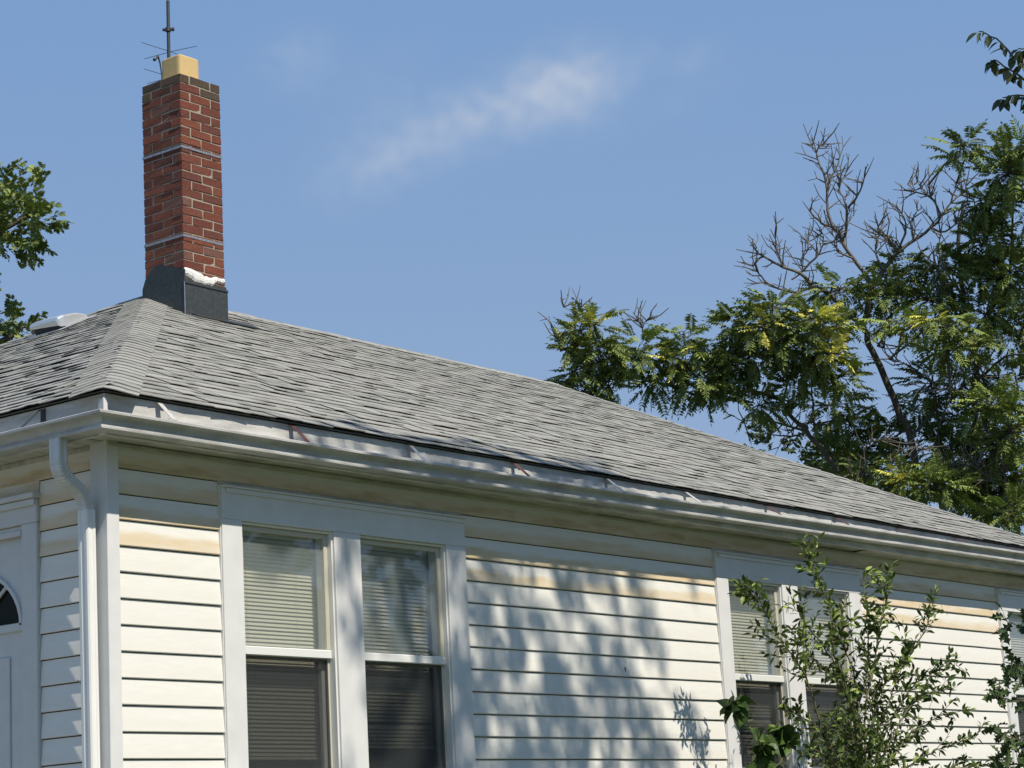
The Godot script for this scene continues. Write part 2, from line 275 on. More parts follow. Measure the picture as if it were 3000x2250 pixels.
const AIL_CLUMPS := [
	[Vector3(15.66, 4.69, -8.37), 0.23, 0.20, 16, 0],
	[Vector3(15.60, 4.72, -8.09), 0.20, 0.13, 8, 2],
	[Vector3(15.84, 4.42, -8.23), 0.37, 0.23, 26, 0],
	[Vector3(15.52, 4.46, -8.49), 0.09, 0.10, 5, 2],
	[Vector3(15.68, 4.19, -8.54), 0.15, 0.17, 9, 0],
	[Vector3(15.59, 3.99, -8.57), 0.20, 0.10, 9, 3],
	[Vector3(16.05, 3.97, -8.29), 0.22, 0.23, 20, 1],
	[Vector3(15.95, 3.97, -8.60), 0.20, 0.13, 8, 1],
	[Vector3(16.21, 4.38, -7.90), 0.29, 0.27, 22, 0],
	[Vector3(16.48, 4.01, -7.82), 0.20, 0.17, 10, 1],
	[Vector3(16.61, 4.61, -7.39), 0.20, 0.13, 8, 0],
	[Vector3(16.64, 4.36, -7.43), 0.30, 0.23, 18, 0],
	[Vector3(16.42, 4.27, -7.44), 0.17, 0.13, 5, 2],
	[Vector3(16.80, 4.03, -7.33), 0.37, 0.23, 22, 1],
	[Vector3(16.51, 4.18, -7.71), 0.20, 0.17, 9, 0],
	[Vector3(17.05, 4.19, -7.06), 0.30, 0.27, 22, 1],
	[Vector3(17.02, 3.91, -7.21), 0.25, 0.15, 13, 1],
	[Vector3(17.01, 4.68, -6.72), 0.30, 0.23, 20, 0],
	[Vector3(17.28, 4.34, -6.81), 0.40, 0.30, 28, 1],
	[Vector3(17.26, 4.89, -6.40), 0.37, 0.17, 18, 0],
	[Vector3(17.00, 4.58, -6.38), 0.15, 0.15, 8, 2],
	[Vector3(17.56, 4.52, -6.47), 0.47, 0.37, 36, 1],
	[Vector3(17.38, 4.66, -5.88), 0.15, 0.13, 9, 2],
	[Vector3(17.55, 4.56, -5.64), 0.15, 0.12, 8, 2],
	[Vector3(17.60, 4.53, -5.97), 0.40, 0.27, 22, 0],
	[Vector3(17.49, 4.16, -5.72), 0.17, 0.09, 8, 2],
	[Vector3(17.88, 4.26, -6.23), 0.47, 0.34, 30, 1],
	[Vector3(18.09, 4.00, -5.97), 0.30, 0.30, 16, 0],
	[Vector3(17.51, 3.69, -6.89), 0.23, 0.18, 14, 1],
	[Vector3(17.89, 3.98, -6.53), 0.30, 0.23, 10, 1],
	[Vector3(18.59, 3.75, -6.43), 0.37, 0.37, 16, 1],
	[Vector3(18.92, 3.50, -6.34), 0.30, 0.30, 14, 1],
	[Vector3(18.26, 5.21, -5.95), 0.37, 0.20, 18, 0],
	[Vector3(18.67, 5.12, -5.66), 0.23, 0.17, 10, 0],
	[Vector3(18.94, 5.21, -5.54), 0.37, 0.23, 18, 1],
	[Vector3(19.04, 5.49, -5.41), 0.34, 0.30, 18, 1],
	[Vector3(19.20, 5.06, -5.10), 0.44, 0.30, 26, 1],
	[Vector3(19.35, 5.48, -5.02), 0.37, 0.34, 24, 1],
	[Vector3(18.47, 4.55, -4.99), 0.40, 0.17, 14, 3],
	[Vector3(18.30, 4.54, -4.65), 0.13, 0.06, 5, 2],
	[Vector3(18.31, 4.64, -5.25), 0.13, 0.07, 4, 2],
	[Vector3(19.56, 5.80, -4.40), 0.30, 0.44, 36, 1],
	[Vector3(19.66, 5.31, -4.24), 0.30, 0.44, 34, 1],
	[Vector3(19.76, 5.42, -4.68), 0.23, 0.30, 16, 1],
	[Vector3(19.32, 6.22, -4.16), 0.27, 0.23, 18, 1],
	[Vector3(19.16, 6.51, -3.80), 0.27, 0.40, 30, 0],
	[Vector3(18.82, 6.92, -4.24), 0.18, 0.13, 10, 0],
	[Vector3(18.81, 6.80, -4.35), 0.10, 0.10, 4, 0],
	[Vector3(19.14, 6.80, -3.62), 0.17, 0.20, 14, 0],
	[Vector3(18.87, 4.24, -4.79), 0.34, 0.27, 18, 3],
	[Vector3(19.05, 4.39, -4.58), 0.27, 0.20, 12, 0],
	[Vector3(19.37, 3.96, -5.30), 0.30, 0.30, 14, 1],
	[Vector3(18.59, 4.51, -4.55), 0.30, 0.10, 10, 0],
	[Vector3(18.87, 3.42, -4.24), 0.37, 0.23, 22, 3],
	[Vector3(19.02, 3.08, -4.07), 0.27, 0.44, 30, 3],
	[Vector3(19.93, 3.98, -4.59), 0.30, 0.20, 12, 1],
	[Vector3(19.33, 3.24, -6.33), 0.30, 0.27, 16, 1],
	[Vector3(19.04, 3.16, -6.67), 0.37, 0.27, 22, 1],
	[Vector3(19.56, 2.97, -5.99), 0.37, 0.23, 20, 1],
	[Vector3(18.43, 2.55, -5.24), 0.44, 0.17, 26, 3],
	[Vector3(18.49, 2.38, -4.96), 0.40, 0.20, 24, 3],
	[Vector3(18.11, 2.54, -5.21), 0.17, 0.08, 6, 2],
	[Vector3(19.59, 2.39, -4.53), 0.40, 0.40, 40, 1],
	[Vector3(20.22, 3.08, -5.31), 0.44, 0.34, 26, 1],
	[Vector3(20.06, 3.24, -5.58), 0.30, 0.30, 16, 1],
	[Vector3(19.55, 2.56, -4.32), 0.23, 0.50, 24, 0],
	[Vector3(19.03, 2.00, -4.20), 0.30, 0.20, 22, 3],
	[Vector3(19.72, 2.40, -5.20), 0.30, 0.17, 16, 1],
	[Vector3(20.45, 3.46, -5.16), 0.34, 0.30, 18, 1],
	[Vector3(20.27, 4.63, -4.51), 0.27, 0.40, 16, 1],
	[Vector3(20.15, 4.89, -4.13), 0.30, 1.01, 26, 1],
	[Vector3(20.03, 3.51, -4.12), 0.30, 1.01, 30, 1],
	[Vector3(19.59, 6.06, -3.66), 0.30, 0.84, 28, 0],
	[Vector3(19.61, 3.48, -6.15), 0.30, 0.20, 14, 1],
	[Vector3(19.77, 3.78, -5.72), 0.27, 0.27, 12, 1],
	[Vector3(20.09, 3.62, -5.37), 0.30, 0.30, 16, 1],
	[Vector3(19.82, 4.11, -5.00), 0.27, 0.27, 12, 0],
	[Vector3(19.65, 4.82, -4.54), 0.30, 0.37, 20, 0],
	[Vector3(19.01, 2.60, -4.97), 0.37, 0.20, 18, 3],
	[Vector3(19.90, 2.62, -4.98), 0.30, 0.27, 18, 0],
	[Vector3(19.43, 6.20, -4.43), 0.20, 0.20, 8, 0],
	[Vector3(19.13, 2.94, -4.35), 0.27, 0.30, 16, 3],
	[Vector3(18.41, 2.73, -5.86), 0.30, 0.17, 14, 3],
]
const MAPLE_CLUMPS := [
	[Vector3(8.73, 5.83, -11.49), 0.22, 0.25, 28],
	[Vector3(8.94, 5.91, -11.28), 0.09, 0.10, 7],
	[Vector3(8.64, 6.08, -11.38), 0.09, 0.07, 6],
	[Vector3(8.47, 5.39, -10.87), 0.21, 0.19, 24],
	[Vector3(8.95, 5.40, -11.14), 0.14, 0.10, 12],
	[Vector3(8.69, 5.34, -11.44), 0.25, 0.21, 26],
	[Vector3(8.83, 5.27, -11.21), 0.15, 0.08, 11],
	[Vector3(8.26, 5.40, -11.44), 0.44, 0.65, 60],
	[Vector3(8.86, 4.29, -11.48), 0.10, 0.05, 9],
	[Vector3(9.08, 4.30, -11.65), 0.09, 0.05, 7],
	[Vector3(9.03, 4.26, -11.87), 0.20, 0.09, 14],
	[Vector3(8.57, 4.12, -11.84), 0.33, 0.33, 26],
	[Vector3(8.28, 4.91, -12.22), 0.49, 1.20, 90],
]
const MAPLE_LIMBS := [
	["trunk", 0.200, 0.100, [Vector3(8.22, -1.07, -13.03), Vector3(7.99, 2.78, -12.67), Vector3(7.91, 4.07, -12.40), Vector3(7.88, 5.03, -12.11), Vector3(7.87, 5.74, -11.85)]],
	["limb", 0.080, 0.020, [Vector3(7.93, 3.81, -12.46), Vector3(8.20, 4.33, -12.11), Vector3(8.44, 5.05, -11.67), Vector3(8.67, 5.35, -11.38), Vector3(8.84, 5.51, -11.18)]],
	["limb", 0.060, 0.020, [Vector3(7.97, 3.30, -12.56), Vector3(8.27, 3.81, -12.20), Vector3(8.61, 4.02, -11.88), Vector3(8.90, 4.18, -11.59), Vector3(9.00, 4.30, -11.47)]],
	["limb", 0.050, 0.015, [Vector3(7.88, 5.03, -12.11), Vector3(8.13, 5.45, -11.77), Vector3(8.40, 5.70, -11.46), Vector3(8.61, 5.86, -11.22)]],
]
const SHRUB_STEMS := [
	[Vector3(5.76, -1.92, 0.75), Vector3(5.68, -1.50, 0.74), Vector3(5.71, -1.23, 0.72), Vector3(5.73, -1.01, 0.71), Vector3(5.70, -0.85, 0.69), Vector3(5.64, -0.72, 0.68), Vector3(5.66, -0.61, 0.67), Vector3(5.69, -0.49, 0.66), Vector3(5.67, -0.38, 0.64), Vector3(5.62, -0.27, 0.63), Vector3(5.58, -0.17, 0.61), Vector3(5.58, -0.07, 0.60)],
	[Vector3(5.67, -1.92, 0.80), Vector3(5.67, -1.34, 0.79), Vector3(5.79, -1.07, 0.77), Vector3(5.94, -0.85, 0.76), Vector3(6.01, -0.68, 0.74), Vector3(6.05, -0.52, 0.73), Vector3(6.07, -0.30, 0.71), Vector3(6.12, -0.17, 0.70)],
	[Vector3(5.58, -1.92, 0.85), Vector3(5.70, -1.22, 0.84), Vector3(5.80, -0.97, 0.84), Vector3(5.93, -0.80, 0.83), Vector3(6.01, -0.65, 0.82), Vector3(6.06, -0.53, 0.82), Vector3(6.18, -0.42, 0.81), Vector3(6.18, -0.30, 0.81), Vector3(6.21, -0.21, 0.80)],
	[Vector3(5.58, -1.92, 0.85), Vector3(5.75, -1.24, 0.86), Vector3(5.87, -1.02, 0.88), Vector3(6.08, -0.87, 0.89), Vector3(6.31, -0.74, 0.90), Vector3(6.45, -0.64, 0.91), Vector3(6.51, -0.56, 0.93), Vector3(6.56, -0.47, 0.94), Vector3(6.60, -0.40, 0.95)],
	[Vector3(5.76, -1.92, 0.75), Vector3(5.53, -1.56, 0.74), Vector3(5.35, -1.29, 0.72), Vector3(5.30, -1.08, 0.71), Vector3(5.24, -0.92, 0.69), Vector3(5.16, -0.82, 0.68), Vector3(5.02, -0.71, 0.67), Vector3(4.97, -0.63, 0.66), Vector3(4.93, -0.56, 0.64), Vector3(4.86, -0.47, 0.63), Vector3(4.82, -0.42, 0.61), Vector3(4.76, -0.35, 0.60)],
	[Vector3(5.49, -1.92, 0.90), Vector3(5.61, -1.52, 0.93), Vector3(5.77, -1.25, 0.97), Vector3(5.92, -1.09, 1.00), Vector3(6.08, -0.98, 1.03), Vector3(6.32, -0.88, 1.07), Vector3(6.55, -0.81, 1.10)],
	[Vector3(5.49, -1.92, 0.90), Vector3(5.60, -1.61, 0.96), Vector3(5.87, -1.35, 1.02), Vector3(6.01, -1.25, 1.08), Vector3(6.25, -1.18, 1.14), Vector3(6.47, -1.16, 1.20)],
	[Vector3(5.84, -1.92, 0.70), Vector3(5.86, -1.32, 0.68), Vector3(5.83, -1.02, 0.65), Vector3(5.71, -0.90, 0.62), Vector3(5.53, -0.80, 0.60), Vector3(5.46, -0.69, 0.57), Vector3(5.41, -0.62, 0.55)],
	[Vector3(5.84, -1.92, 0.70), Vector3(5.72, -1.50, 0.67), Vector3(5.56, -1.32, 0.64), Vector3(5.44, -1.22, 0.61), Vector3(5.30, -1.15, 0.58), Vector3(5.19, -1.10, 0.55)],
	[Vector3(5.93, -1.92, 0.65), Vector3(5.97, -1.20, 0.64), Vector3(5.98, -0.89, 0.63), Vector3(5.90, -0.71, 0.62), Vector3(5.87, -0.62, 0.62), Vector3(5.93, -0.49, 0.61), Vector3(6.03, -0.38, 0.60)],
	[Vector3(6.02, -1.92, 0.60), Vector3(6.03, -1.25, 0.58), Vector3(5.99, -0.95, 0.57), Vector3(5.79, -0.73, 0.55), Vector3(5.63, -0.59, 0.53), Vector3(5.51, -0.48, 0.52), Vector3(5.42, -0.40, 0.50)],
	[Vector3(5.31, -1.92, 1.00), Vector3(5.40, -1.58, 1.04), Vector3(5.62, -1.32, 1.08), Vector3(5.79, -1.15, 1.12), Vector3(5.96, -1.06, 1.16), Vector3(6.15, -1.03, 1.20)],
	[Vector3(5.84, -1.92, 0.70), Vector3(5.98, -1.45, 0.70), Vector3(6.18, -1.20, 0.70), Vector3(6.34, -1.01, 0.70), Vector3(6.54, -0.82, 0.70), Vector3(6.74, -0.68, 0.70)],
	[Vector3(5.49, -1.92, 0.90), Vector3(5.62, -1.70, 0.94), Vector3(5.95, -1.52, 0.98), Vector3(6.29, -1.41, 1.02), Vector3(6.62, -1.35, 1.06), Vector3(6.83, -1.28, 1.10)],
	[Vector3(5.49, -1.92, 0.90), Vector3(5.63, -1.75, 0.95), Vector3(6.09, -1.61, 1.00), Vector3(6.47, -1.53, 1.05), Vector3(6.85, -1.50, 1.10)],
	[Vector3(5.67, -1.92, 0.80), Vector3(5.48, -1.63, 0.82), Vector3(5.23, -1.48, 0.85), Vector3(4.97, -1.40, 0.88), Vector3(4.77, -1.38, 0.90)],
	[Vector3(6.20, -1.92, 0.50), Vector3(6.35, -1.46, 0.47), Vector3(6.51, -1.18, 0.45), Vector3(6.56, -0.95, 0.42), Vector3(6.73, -0.78, 0.40)],
	[Vector3(6.02, -1.92, 0.60), Vector3(6.20, -1.62, 0.57), Vector3(6.54, -1.43, 0.55), Vector3(6.84, -1.30, 0.53), Vector3(7.10, -1.27, 0.50)],
	[Vector3(5.49, -1.92, 0.90), Vector3(5.43, -1.60, 0.93), Vector3(5.36, -1.40, 0.95), Vector3(5.28, -1.29, 0.97), Vector3(5.16, -1.18, 1.00)],
]
const VINE_STEMS := [
	[Vector3(4.71, -1.89, 0.62), Vector3(4.80, -1.49, 0.62), Vector3(4.74, -1.33, 0.62), Vector3(4.60, -1.19, 0.62), Vector3(4.48, -1.09, 0.62)],
	[Vector3(4.78, -1.61, 0.62), Vector3(5.00, -1.44, 0.62), Vector3(5.07, -1.32, 0.62), Vector3(5.03, -1.21, 0.62)],
	[Vector3(4.77, -1.67, 0.62), Vector3(4.72, -1.47, 0.62), Vector3(4.84, -1.35, 0.62)],
]
const SAPLING_STEMS := [
	[Vector3(5.77, -1.99, 2.20), Vector3(5.71, -1.44, 2.20), Vector3(5.56, -0.93, 2.20), Vector3(5.31, -0.78, 2.20), Vector3(5.04, -0.73, 2.20)],
	[Vector3(5.74, -1.57, 2.20), Vector3(5.47, -1.33, 2.20), Vector3(5.11, -1.22, 2.20), Vector3(4.82, -1.18, 2.20)],
	[Vector3(5.80, -1.85, 2.20), Vector3(5.47, -1.57, 2.20), Vector3(5.06, -1.44, 2.20), Vector3(4.83, -1.39, 2.20)],
	[Vector3(5.83, -1.99, 2.20), Vector3(5.36, -1.76, 2.20), Vector3(4.96, -1.60, 2.20), Vector3(4.67, -1.55, 2.20)],
	[Vector3(5.67, -1.32, 2.20), Vector3(5.39, -1.11, 2.20), Vector3(5.13, -1.00, 2.20), Vector3(4.95, -0.98, 2.20)],
]
const SPRIGS := [
	[Vector3(3.25, 2.38, 3.74), Vector3(3.34, 1.93, 3.52), Vector3(3.28, 1.99, 3.43), Vector3(3.20, 2.11, 3.35), Vector3(3.15, 2.16, 3.28)],
	[Vector3(3.27, 2.32, 3.73), Vector3(3.38, 1.82, 3.52), Vector3(3.30, 1.91, 3.42), Vector3(3.24, 1.99, 3.34), Vector3(3.21, 2.01, 3.30)],
	[Vector3(3.35, 2.11, 3.72), Vector3(3.39, 1.78, 3.51), Vector3(3.33, 1.82, 3.41), Vector3(3.29, 1.82, 3.31)],
	[Vector3(3.26, 2.38, 3.76), Vector3(3.30, 2.13, 3.61), Vector3(3.29, 2.05, 3.51), Vector3(3.26, 2.05, 3.44)],
]
func _ready() -> void:
	rng.seed = 20240817
	view_and_light()
	materials()
	terrain()
	var house := thing("house", "white clapboard bungalow with grey shingled hip roof and brick chimney", "house")
	walls(house)
	siding(house)
	windows(house)
	front_door(house)
	eaves(house)
	downspout(house)
	roof(house)
	roof_vent(house)
	chimney(house)
	antenna()
	blinds()
	ailanthus()
	maple()
	far_tree()
	shade_tree()
	shrub()
	vine()
	sapling()
	neighbour()
	added_trees()

func view_and_light() -> void:
	var cam := Camera3D.new()
	cam.name = "camera"
	var fwd := Vector3(0.77555373, 0.20888149, -0.59572219)
	var right := Vector3(0.61727654, -0.0532545, 0.7849418)
	var up := Vector3(-0.13223493, 0.97648988, 0.17023937)
	cam.transform = Transform3D(Basis(right, up, -fwd).orthonormalized(), Vector3(-7.1178, -1.9432, 7.9493))
	cam.fov = 19.744
	cam.near = 0.1
	cam.far = 900.0
	add_child(cam)
	var sun := DirectionalLight3D.new()
	sun.name = "sun"
	sun.basis = Basis.looking_at(-SUN.normalized())
	sun.light_energy = 1.50
	sun.light_color = Color(1.0, 0.965, 0.9)
	sun.light_angular_distance = 0.53
	sun.shadow_enabled = true
	add_child(sun)
	var env := Environment.new()
	env.background_mode = Environment.BG_SKY
	var sky := Sky.new()
	var pano := PanoramaSkyMaterial.new()
	pano.panorama = sky_image()
	sky.sky_material = pano
	env.sky = sky
	env.background_energy_multiplier = 1.0
	env.tonemap_mode = Environment.TONE_MAPPER_LINEAR
	env.tonemap_exposure = 1.15
	env.sdfgi_enabled = true
	env.ssao_enabled = true
	env.ssil_enabled = true
	var world := WorldEnvironment.new()
	world.name = "world_environment"
	world.environment = env
	add_child(world)

# clear late-summer sky, paler towards the horizon, with one thin wisp of cloud
func sky_image() -> ImageTexture:
	var w := 2048
	var h := 1024
	var f := FastNoiseLite.new()
	f.seed = 11
	f.frequency = 0.16
	f.fractal_octaves = 4
	f.domain_warp_enabled = true
	f.domain_warp_amplitude = 5.0
	f.domain_warp_frequency = 0.12
	# yaw, elevation, radius along, radius across, strength
	var puffs := [[48.4, 17.6, 0.9, 0.6, 0.25], [49.6, 18.1, 1.0, 0.65, 0.35], [51.0, 18.7, 1.2, 0.6, 0.5], [52.6, 19.2, 1.2, 0.6, 0.65],
		[54.2, 19.6, 1.1, 0.75, 0.9], [55.0, 19.5, 0.7, 0.6, 0.45], [56.0, 20.0, 0.8, 0.4, 0.28], [57.9, 20.1, 0.6, 0.35, 0.22], [47.1, 20.6, 0.8, 0.6, 0.32], [49.3, 19.2, 1.4, 0.7, 0.14], [49.2, 20.3, 1.3, 0.5, 0.1], [57.5, 19.2, 1.5, 0.5, 0.08]]
	var data := PackedFloat32Array()
	for y in h:
		var e := 90.0 - (y + 0.5) * 180.0 / h
		var col := Vector3(0.120, 0.255, 0.510)
		var t := clampf(e / 90.0, 0.0, 1.0)
		if e >= 0.0:
			col = col.lerp(Vector3(0.345, 0.435, 0.562), pow(1.0 - t, 5.0))
		else:
			col = Vector3(0.345, 0.435, 0.562).lerp(Vector3(0.10, 0.11, 0.07), clampf(-e / 4.0, 0.0, 1.0))
		var row := PackedFloat32Array()
		row.resize(w * 3)
		for x in w:
			row[x * 3] = col.x; row[x * 3 + 1] = col.y; row[x * 3 + 2] = col.z
		if e > 12.0 and e < 26.0:
			for x in range(240, 370):
				var yaw := (x + 0.5) * 360.0 / w
				var a := 0.0
				for p in puffs:
					var dx: float = (yaw - p[0]) * cos(deg_to_rad(e))
					var dy: float = e - p[1]
					var along: float = dx * 0.93 + dy * 0.36
					var across: float = -dx * 0.36 + dy * 0.93
					a += p[4] * exp(-(along * along / (p[2] * p[2] * 1.35) + across * across / (p[3] * p[3] * 1.3)))
				var nz := 0.62 + 0.6 * f.get_noise_2d(yaw * 6.0, e * 9.0) + 0.35 * f.get_noise_2d(yaw * 17.0 + 90.0, e * 30.0)
				a = clampf(a * clampf(nz, 0.1, 1.3), 0.0, 1.0) * 0.68
				var cl := col.lerp(Vector3(0.50, 0.545, 0.62), a)
				row[x * 3] = cl.x; row[x * 3 + 1] = cl.y; row[x * 3 + 2] = cl.z
		data.append_array(row)
	return ImageTexture.create_from_image(Image.create_from_data(w, h, false, Image.FORMAT_RGBF, data.to_byte_array()))

# yellow-brown stain and mildew that has run to the lower half of a course of siding
func stain(seed_: int, amount: float, mildew: float) -> ImageTexture:
	var w := 1024
	var h := 96
	var a := FastNoiseLite.new()
	a.seed = seed_
	a.frequency = 0.012
	a.fractal_octaves = 4
	var b := FastNoiseLite.new()
	b.seed = seed_ + 1
	b.frequency = 0.08
	b.fractal_octaves = 3
	var out := PackedByteArray()
	out.resize(w * h * 3)
	for y in h:
		var v := (y + 0.5) / h
		for x in w:
			var n1 := a.get_noise_2d(x * 0.6, y * 1.2)
			var n2 := b.get_noise_2d(x * 0.30, y * 0.9)
			var s := smoothstep(0.36, 0.72, v + 0.16 * n1 + 0.05 * n2) * (0.85 + 0.35 * n1 + 0.2 * n2) * amount
			s = clampf(s, 0.0, 1.0)
			var c := Vector3(0.76, 0.75, 0.705).lerp(Vector3(0.66, 0.50, 0.27), s)
			var d := clampf((n1 + 0.5 * n2 + 0.35) * 1.3, 0.0, 1.0) * mildew * smoothstep(0.5, 0.8, v + 0.3 * n1)
			c = c.lerp(Vector3(0.22, 0.18, 0.10), d)
			c *= 1.0 + 0.04 * n2
			var i := (y * w + x) * 3
			out[i] = int(255.0 * pow(clampf(c.x, 0, 1), 1.0 / 2.2)); out[i + 1] = int(255.0 * pow(clampf(c.y, 0, 1), 1.0 / 2.2)); out[i + 2] = int(255.0 * pow(clampf(c.z, 0, 1), 1.0 / 2.2))
	var im := Image.create_from_data(w, h, false, Image.FORMAT_RGB8, out)
	im.generate_mipmaps()
	return ImageTexture.create_from_image(im)

func materials() -> void:
	var soft := mottle(3, 0.02, 0.93, 1.0)
	var rough_tex := mottle(5, 0.03, 0.62, 1.0)
	var grit := mottle(9, 0.12, 0.80, 1.0, 3)
	var streak := mottle(14, 0.03, 0.38, 1.0, 5)
	var bark_tex := mottle(12, 0.05, 0.45, 1.0)
	var wave := relief(21, 0.012, 2.0, 2)
	var rug := relief(22, 0.05, 8.0, 4)
	var fine := relief(23, 0.2, 4.0, 2)
	for k in 5:
		var m := mat("siding_%d" % k, 1, 1, 1, 0.42, {"tex": stain(40 + k * 3, [0.85, 0.85, 0.85, 0.7, 0.06][k], [0.3, 0.12, 0.05, 0.03, 0.02][k])})
		m.metallic_specular = 0.4
	mat("trim", 0.71, 0.71, 0.705, 0.45, {"tex": soft, "scale": Vector3(0.9, 0.9, 0.9), "bump": wave, "bumps": 0.15})
	mat("door_paint", 0.63, 0.63, 0.62, 0.5, {"tex": soft, "scale": Vector3(1.2, 1.2, 1.2)})
	mat("soffit", 0.60, 0.585, 0.52, 0.55, {"tex": rough_tex, "scale": Vector3(0.5, 1.5, 1.5)})
	mat("fascia", 0.66, 0.655, 0.62, 0.5, {"tex": rough_tex, "scale": Vector3(0.35, 1.8, 0.35), "bump": wave, "bumps": 0.25})
	mat("gutter", 0.56, 0.555, 0.535, 0.42, {"tex": rough_tex, "scale": Vector3(0.45, 2.5, 0.45), "bump": wave, "bumps": 0.3})
	mat("pipe_white", 0.80, 0.80, 0.78, 0.38, {"tex": soft, "scale": Vector3(2, 0.6, 2)})
	mat("pipe_grey", 0.62, 0.635, 0.64, 0.35, {"metal": 0.1, "tex": soft, "scale": Vector3(3, 3, 3)})
	mat("strap_white", 0.6, 0.58, 0.55, 0.5, {"tex": rough_tex, "scale": Vector3(9, 9, 9)})
	mat("strap_rust", 0.13, 0.048, 0.036, 0.75, {"tex": rough_tex, "scale": Vector3(9, 9, 9)})
	mat("strap_dark", 0.04, 0.04, 0.04, 0.6)
	mat("sheathing", 0.10, 0.09, 0.075, 0.9)
	mat("plaster", 0.34, 0.32, 0.28, 0.9)
	mat("foundation", 0.32, 0.31, 0.29, 0.9, {"tex": grit, "scale": Vector3(2, 2, 2), "bump": fine, "bumps": 0.6})
	mat("vinyl", 0.72, 0.725, 0.70, 0.38)
	mat("vinyl_old", 0.50, 0.48, 0.40, 0.5)
	mat("glass", 0.45, 0.52, 0.51, 0.02, {"alpha": 0.15, "spec": 0.62})
	mat("screen", 0.030, 0.032, 0.034, 0.8, {"alpha": 0.38, "spec": 0.2})
	mat("blind", 0.55, 0.535, 0.415, 0.5)
	mat("cord", 0.45, 0.44, 0.36, 0.8)
	mat("shingle", 1, 1, 1, 0.92, {"vc": true, "tex": grit, "scale": Vector3(5, 5, 5), "bump": fine, "bumps": 0.3})
	mat("shingle_under", 0.13, 0.13, 0.125, 0.95)
	mat("brick", 1, 1, 1, 0.9, {"vc": true, "tex": streak, "scale": Vector3(5, 24, 5), "bump": rug, "bumps": 1.6})
	mat("mortar", 0.40, 0.355, 0.28, 0.95, {"tex": grit, "scale": Vector3(4, 4, 4), "bump": fine, "bumps": 0.8})
	mat("flashing", 0.042, 0.052, 0.053, 0.62, {"tex": rough_tex, "scale": Vector3(3, 3, 3), "bump": wave, "bumps": 0.4})
	mat("tar", 0.035, 0.037, 0.038, 0.6, {"tex": rough_tex, "scale": Vector3(6, 6, 6), "bump": rug, "bumps": 0.6})
	mat("sealant", 0.74, 0.735, 0.70, 0.6, {"tex": soft, "scale": Vector3(5, 5, 5), "bump": rug, "bumps": 0.5})
	mat("clay", 0.60, 0.43, 0.19, 0.7, {"tex": soft, "scale": Vector3(4, 4, 4)})
	mat("soot", 0.01, 0.01, 0.01, 1.0)
	mat("galvanised", 0.42, 0.43, 0.45, 0.4, {"metal": 0.6, "tex": rough_tex, "scale": Vector3(5, 5, 5)})
	mat("mast_metal", 0.045, 0.05, 0.055, 0.5, {"tex": rough_tex, "scale": Vector3(6, 2, 6)})
	mat("vent_metal", 0.72, 0.73, 0.74, 0.25, {"metal": 0.6, "tex": soft, "scale": Vector3(4, 4, 4)})
	mat("bark", 0.13, 0.11, 0.09, 0.9, {"tex": bark_tex, "scale": Vector3(3, 1, 3), "bump": rug, "bumps": 1.0})
	mat("bark_pale", 0.19, 0.165, 0.14, 0.9, {"tex": bark_tex, "scale": Vector3(5, 2, 5)})
	mat("stem", 0.11, 0.10, 0.05, 0.8)
	mat("leaf", 1, 1, 1, 0.6, {"vc": true, "two": true, "back": Color(0.29, 0.36, 0.10), "spec": 0.2})
	mat("leaf_thick", 1, 1, 1, 0.45, {"vc": true, "two": true, "back": Color(0.14, 0.18, 0.05), "spec": 0.3})
	mat("concrete", 0.40, 0.375, 0.33, 0.9, {"tex": rough_tex, "scale": Vector3(1.2, 1.2, 1.2)})
	mat("lawn", 0.075, 0.095, 0.035, 0.95, {"tex": rough_tex, "scale": Vector3(0.4, 0.4, 0.4)})
	mat("neighbour_wall", 0.35, 0.33, 0.30, 0.9)
	mat("neighbour_roof", 0.06, 0.06, 0.065, 0.9, {"tex": grit, "scale": Vector3(2, 2, 2)})
	mat("dark_glass", 0.012, 0.016, 0.012, 0.25, {"spec": 0.2})

func terrain() -> void:
	var p := PlaneMesh.new()
	p.size = Vector2(700, 700)
	p.material = M.lawn
	var g := put(self, "ground", p, Transform3D(Basis.IDENTITY, Vector3(0, GROUND, 0)))
	g.set_meta("kind", "structure")
	g.set_meta("label", "mown lawn around the house below the walls")
	g.set_meta("category", "lawn")
	for q in [["added_pavement", Vector3(-6.5, 0, -14.0), Vector3(-1.6, 0, 1.5), "unseen pale concrete slab added to bounce light onto the front wall"]]:  # unseen slab added to bounce warm light onto the shaded front wall
		var s := boxes(self, q[0], M.concrete, [[Vector3(q[1].x, GROUND - 0.08, q[1].z), Vector3(q[2].x, GROUND + 0.02, q[2].z)]], 0.005)
		s.set_meta("kind", "structure")
		s.set_meta("label", q[3])
		s.set_meta("category", "added_pavement")

# ---------------------------------------------------------------- house

const WIN_X := [0.0, 4.59, 8.83]        # offset of each double window along the long wall
const WIN_L := 0.727
const WIN_R := 2.67
const WIN_TOP := -0.03
const WIN_BOTTOM := -1.52
const OPEN := [[0.87, 1.56], [1.77, 2.50]]
const DOOR := [-0.485, -1.605]          # outer edges of the door casing along z

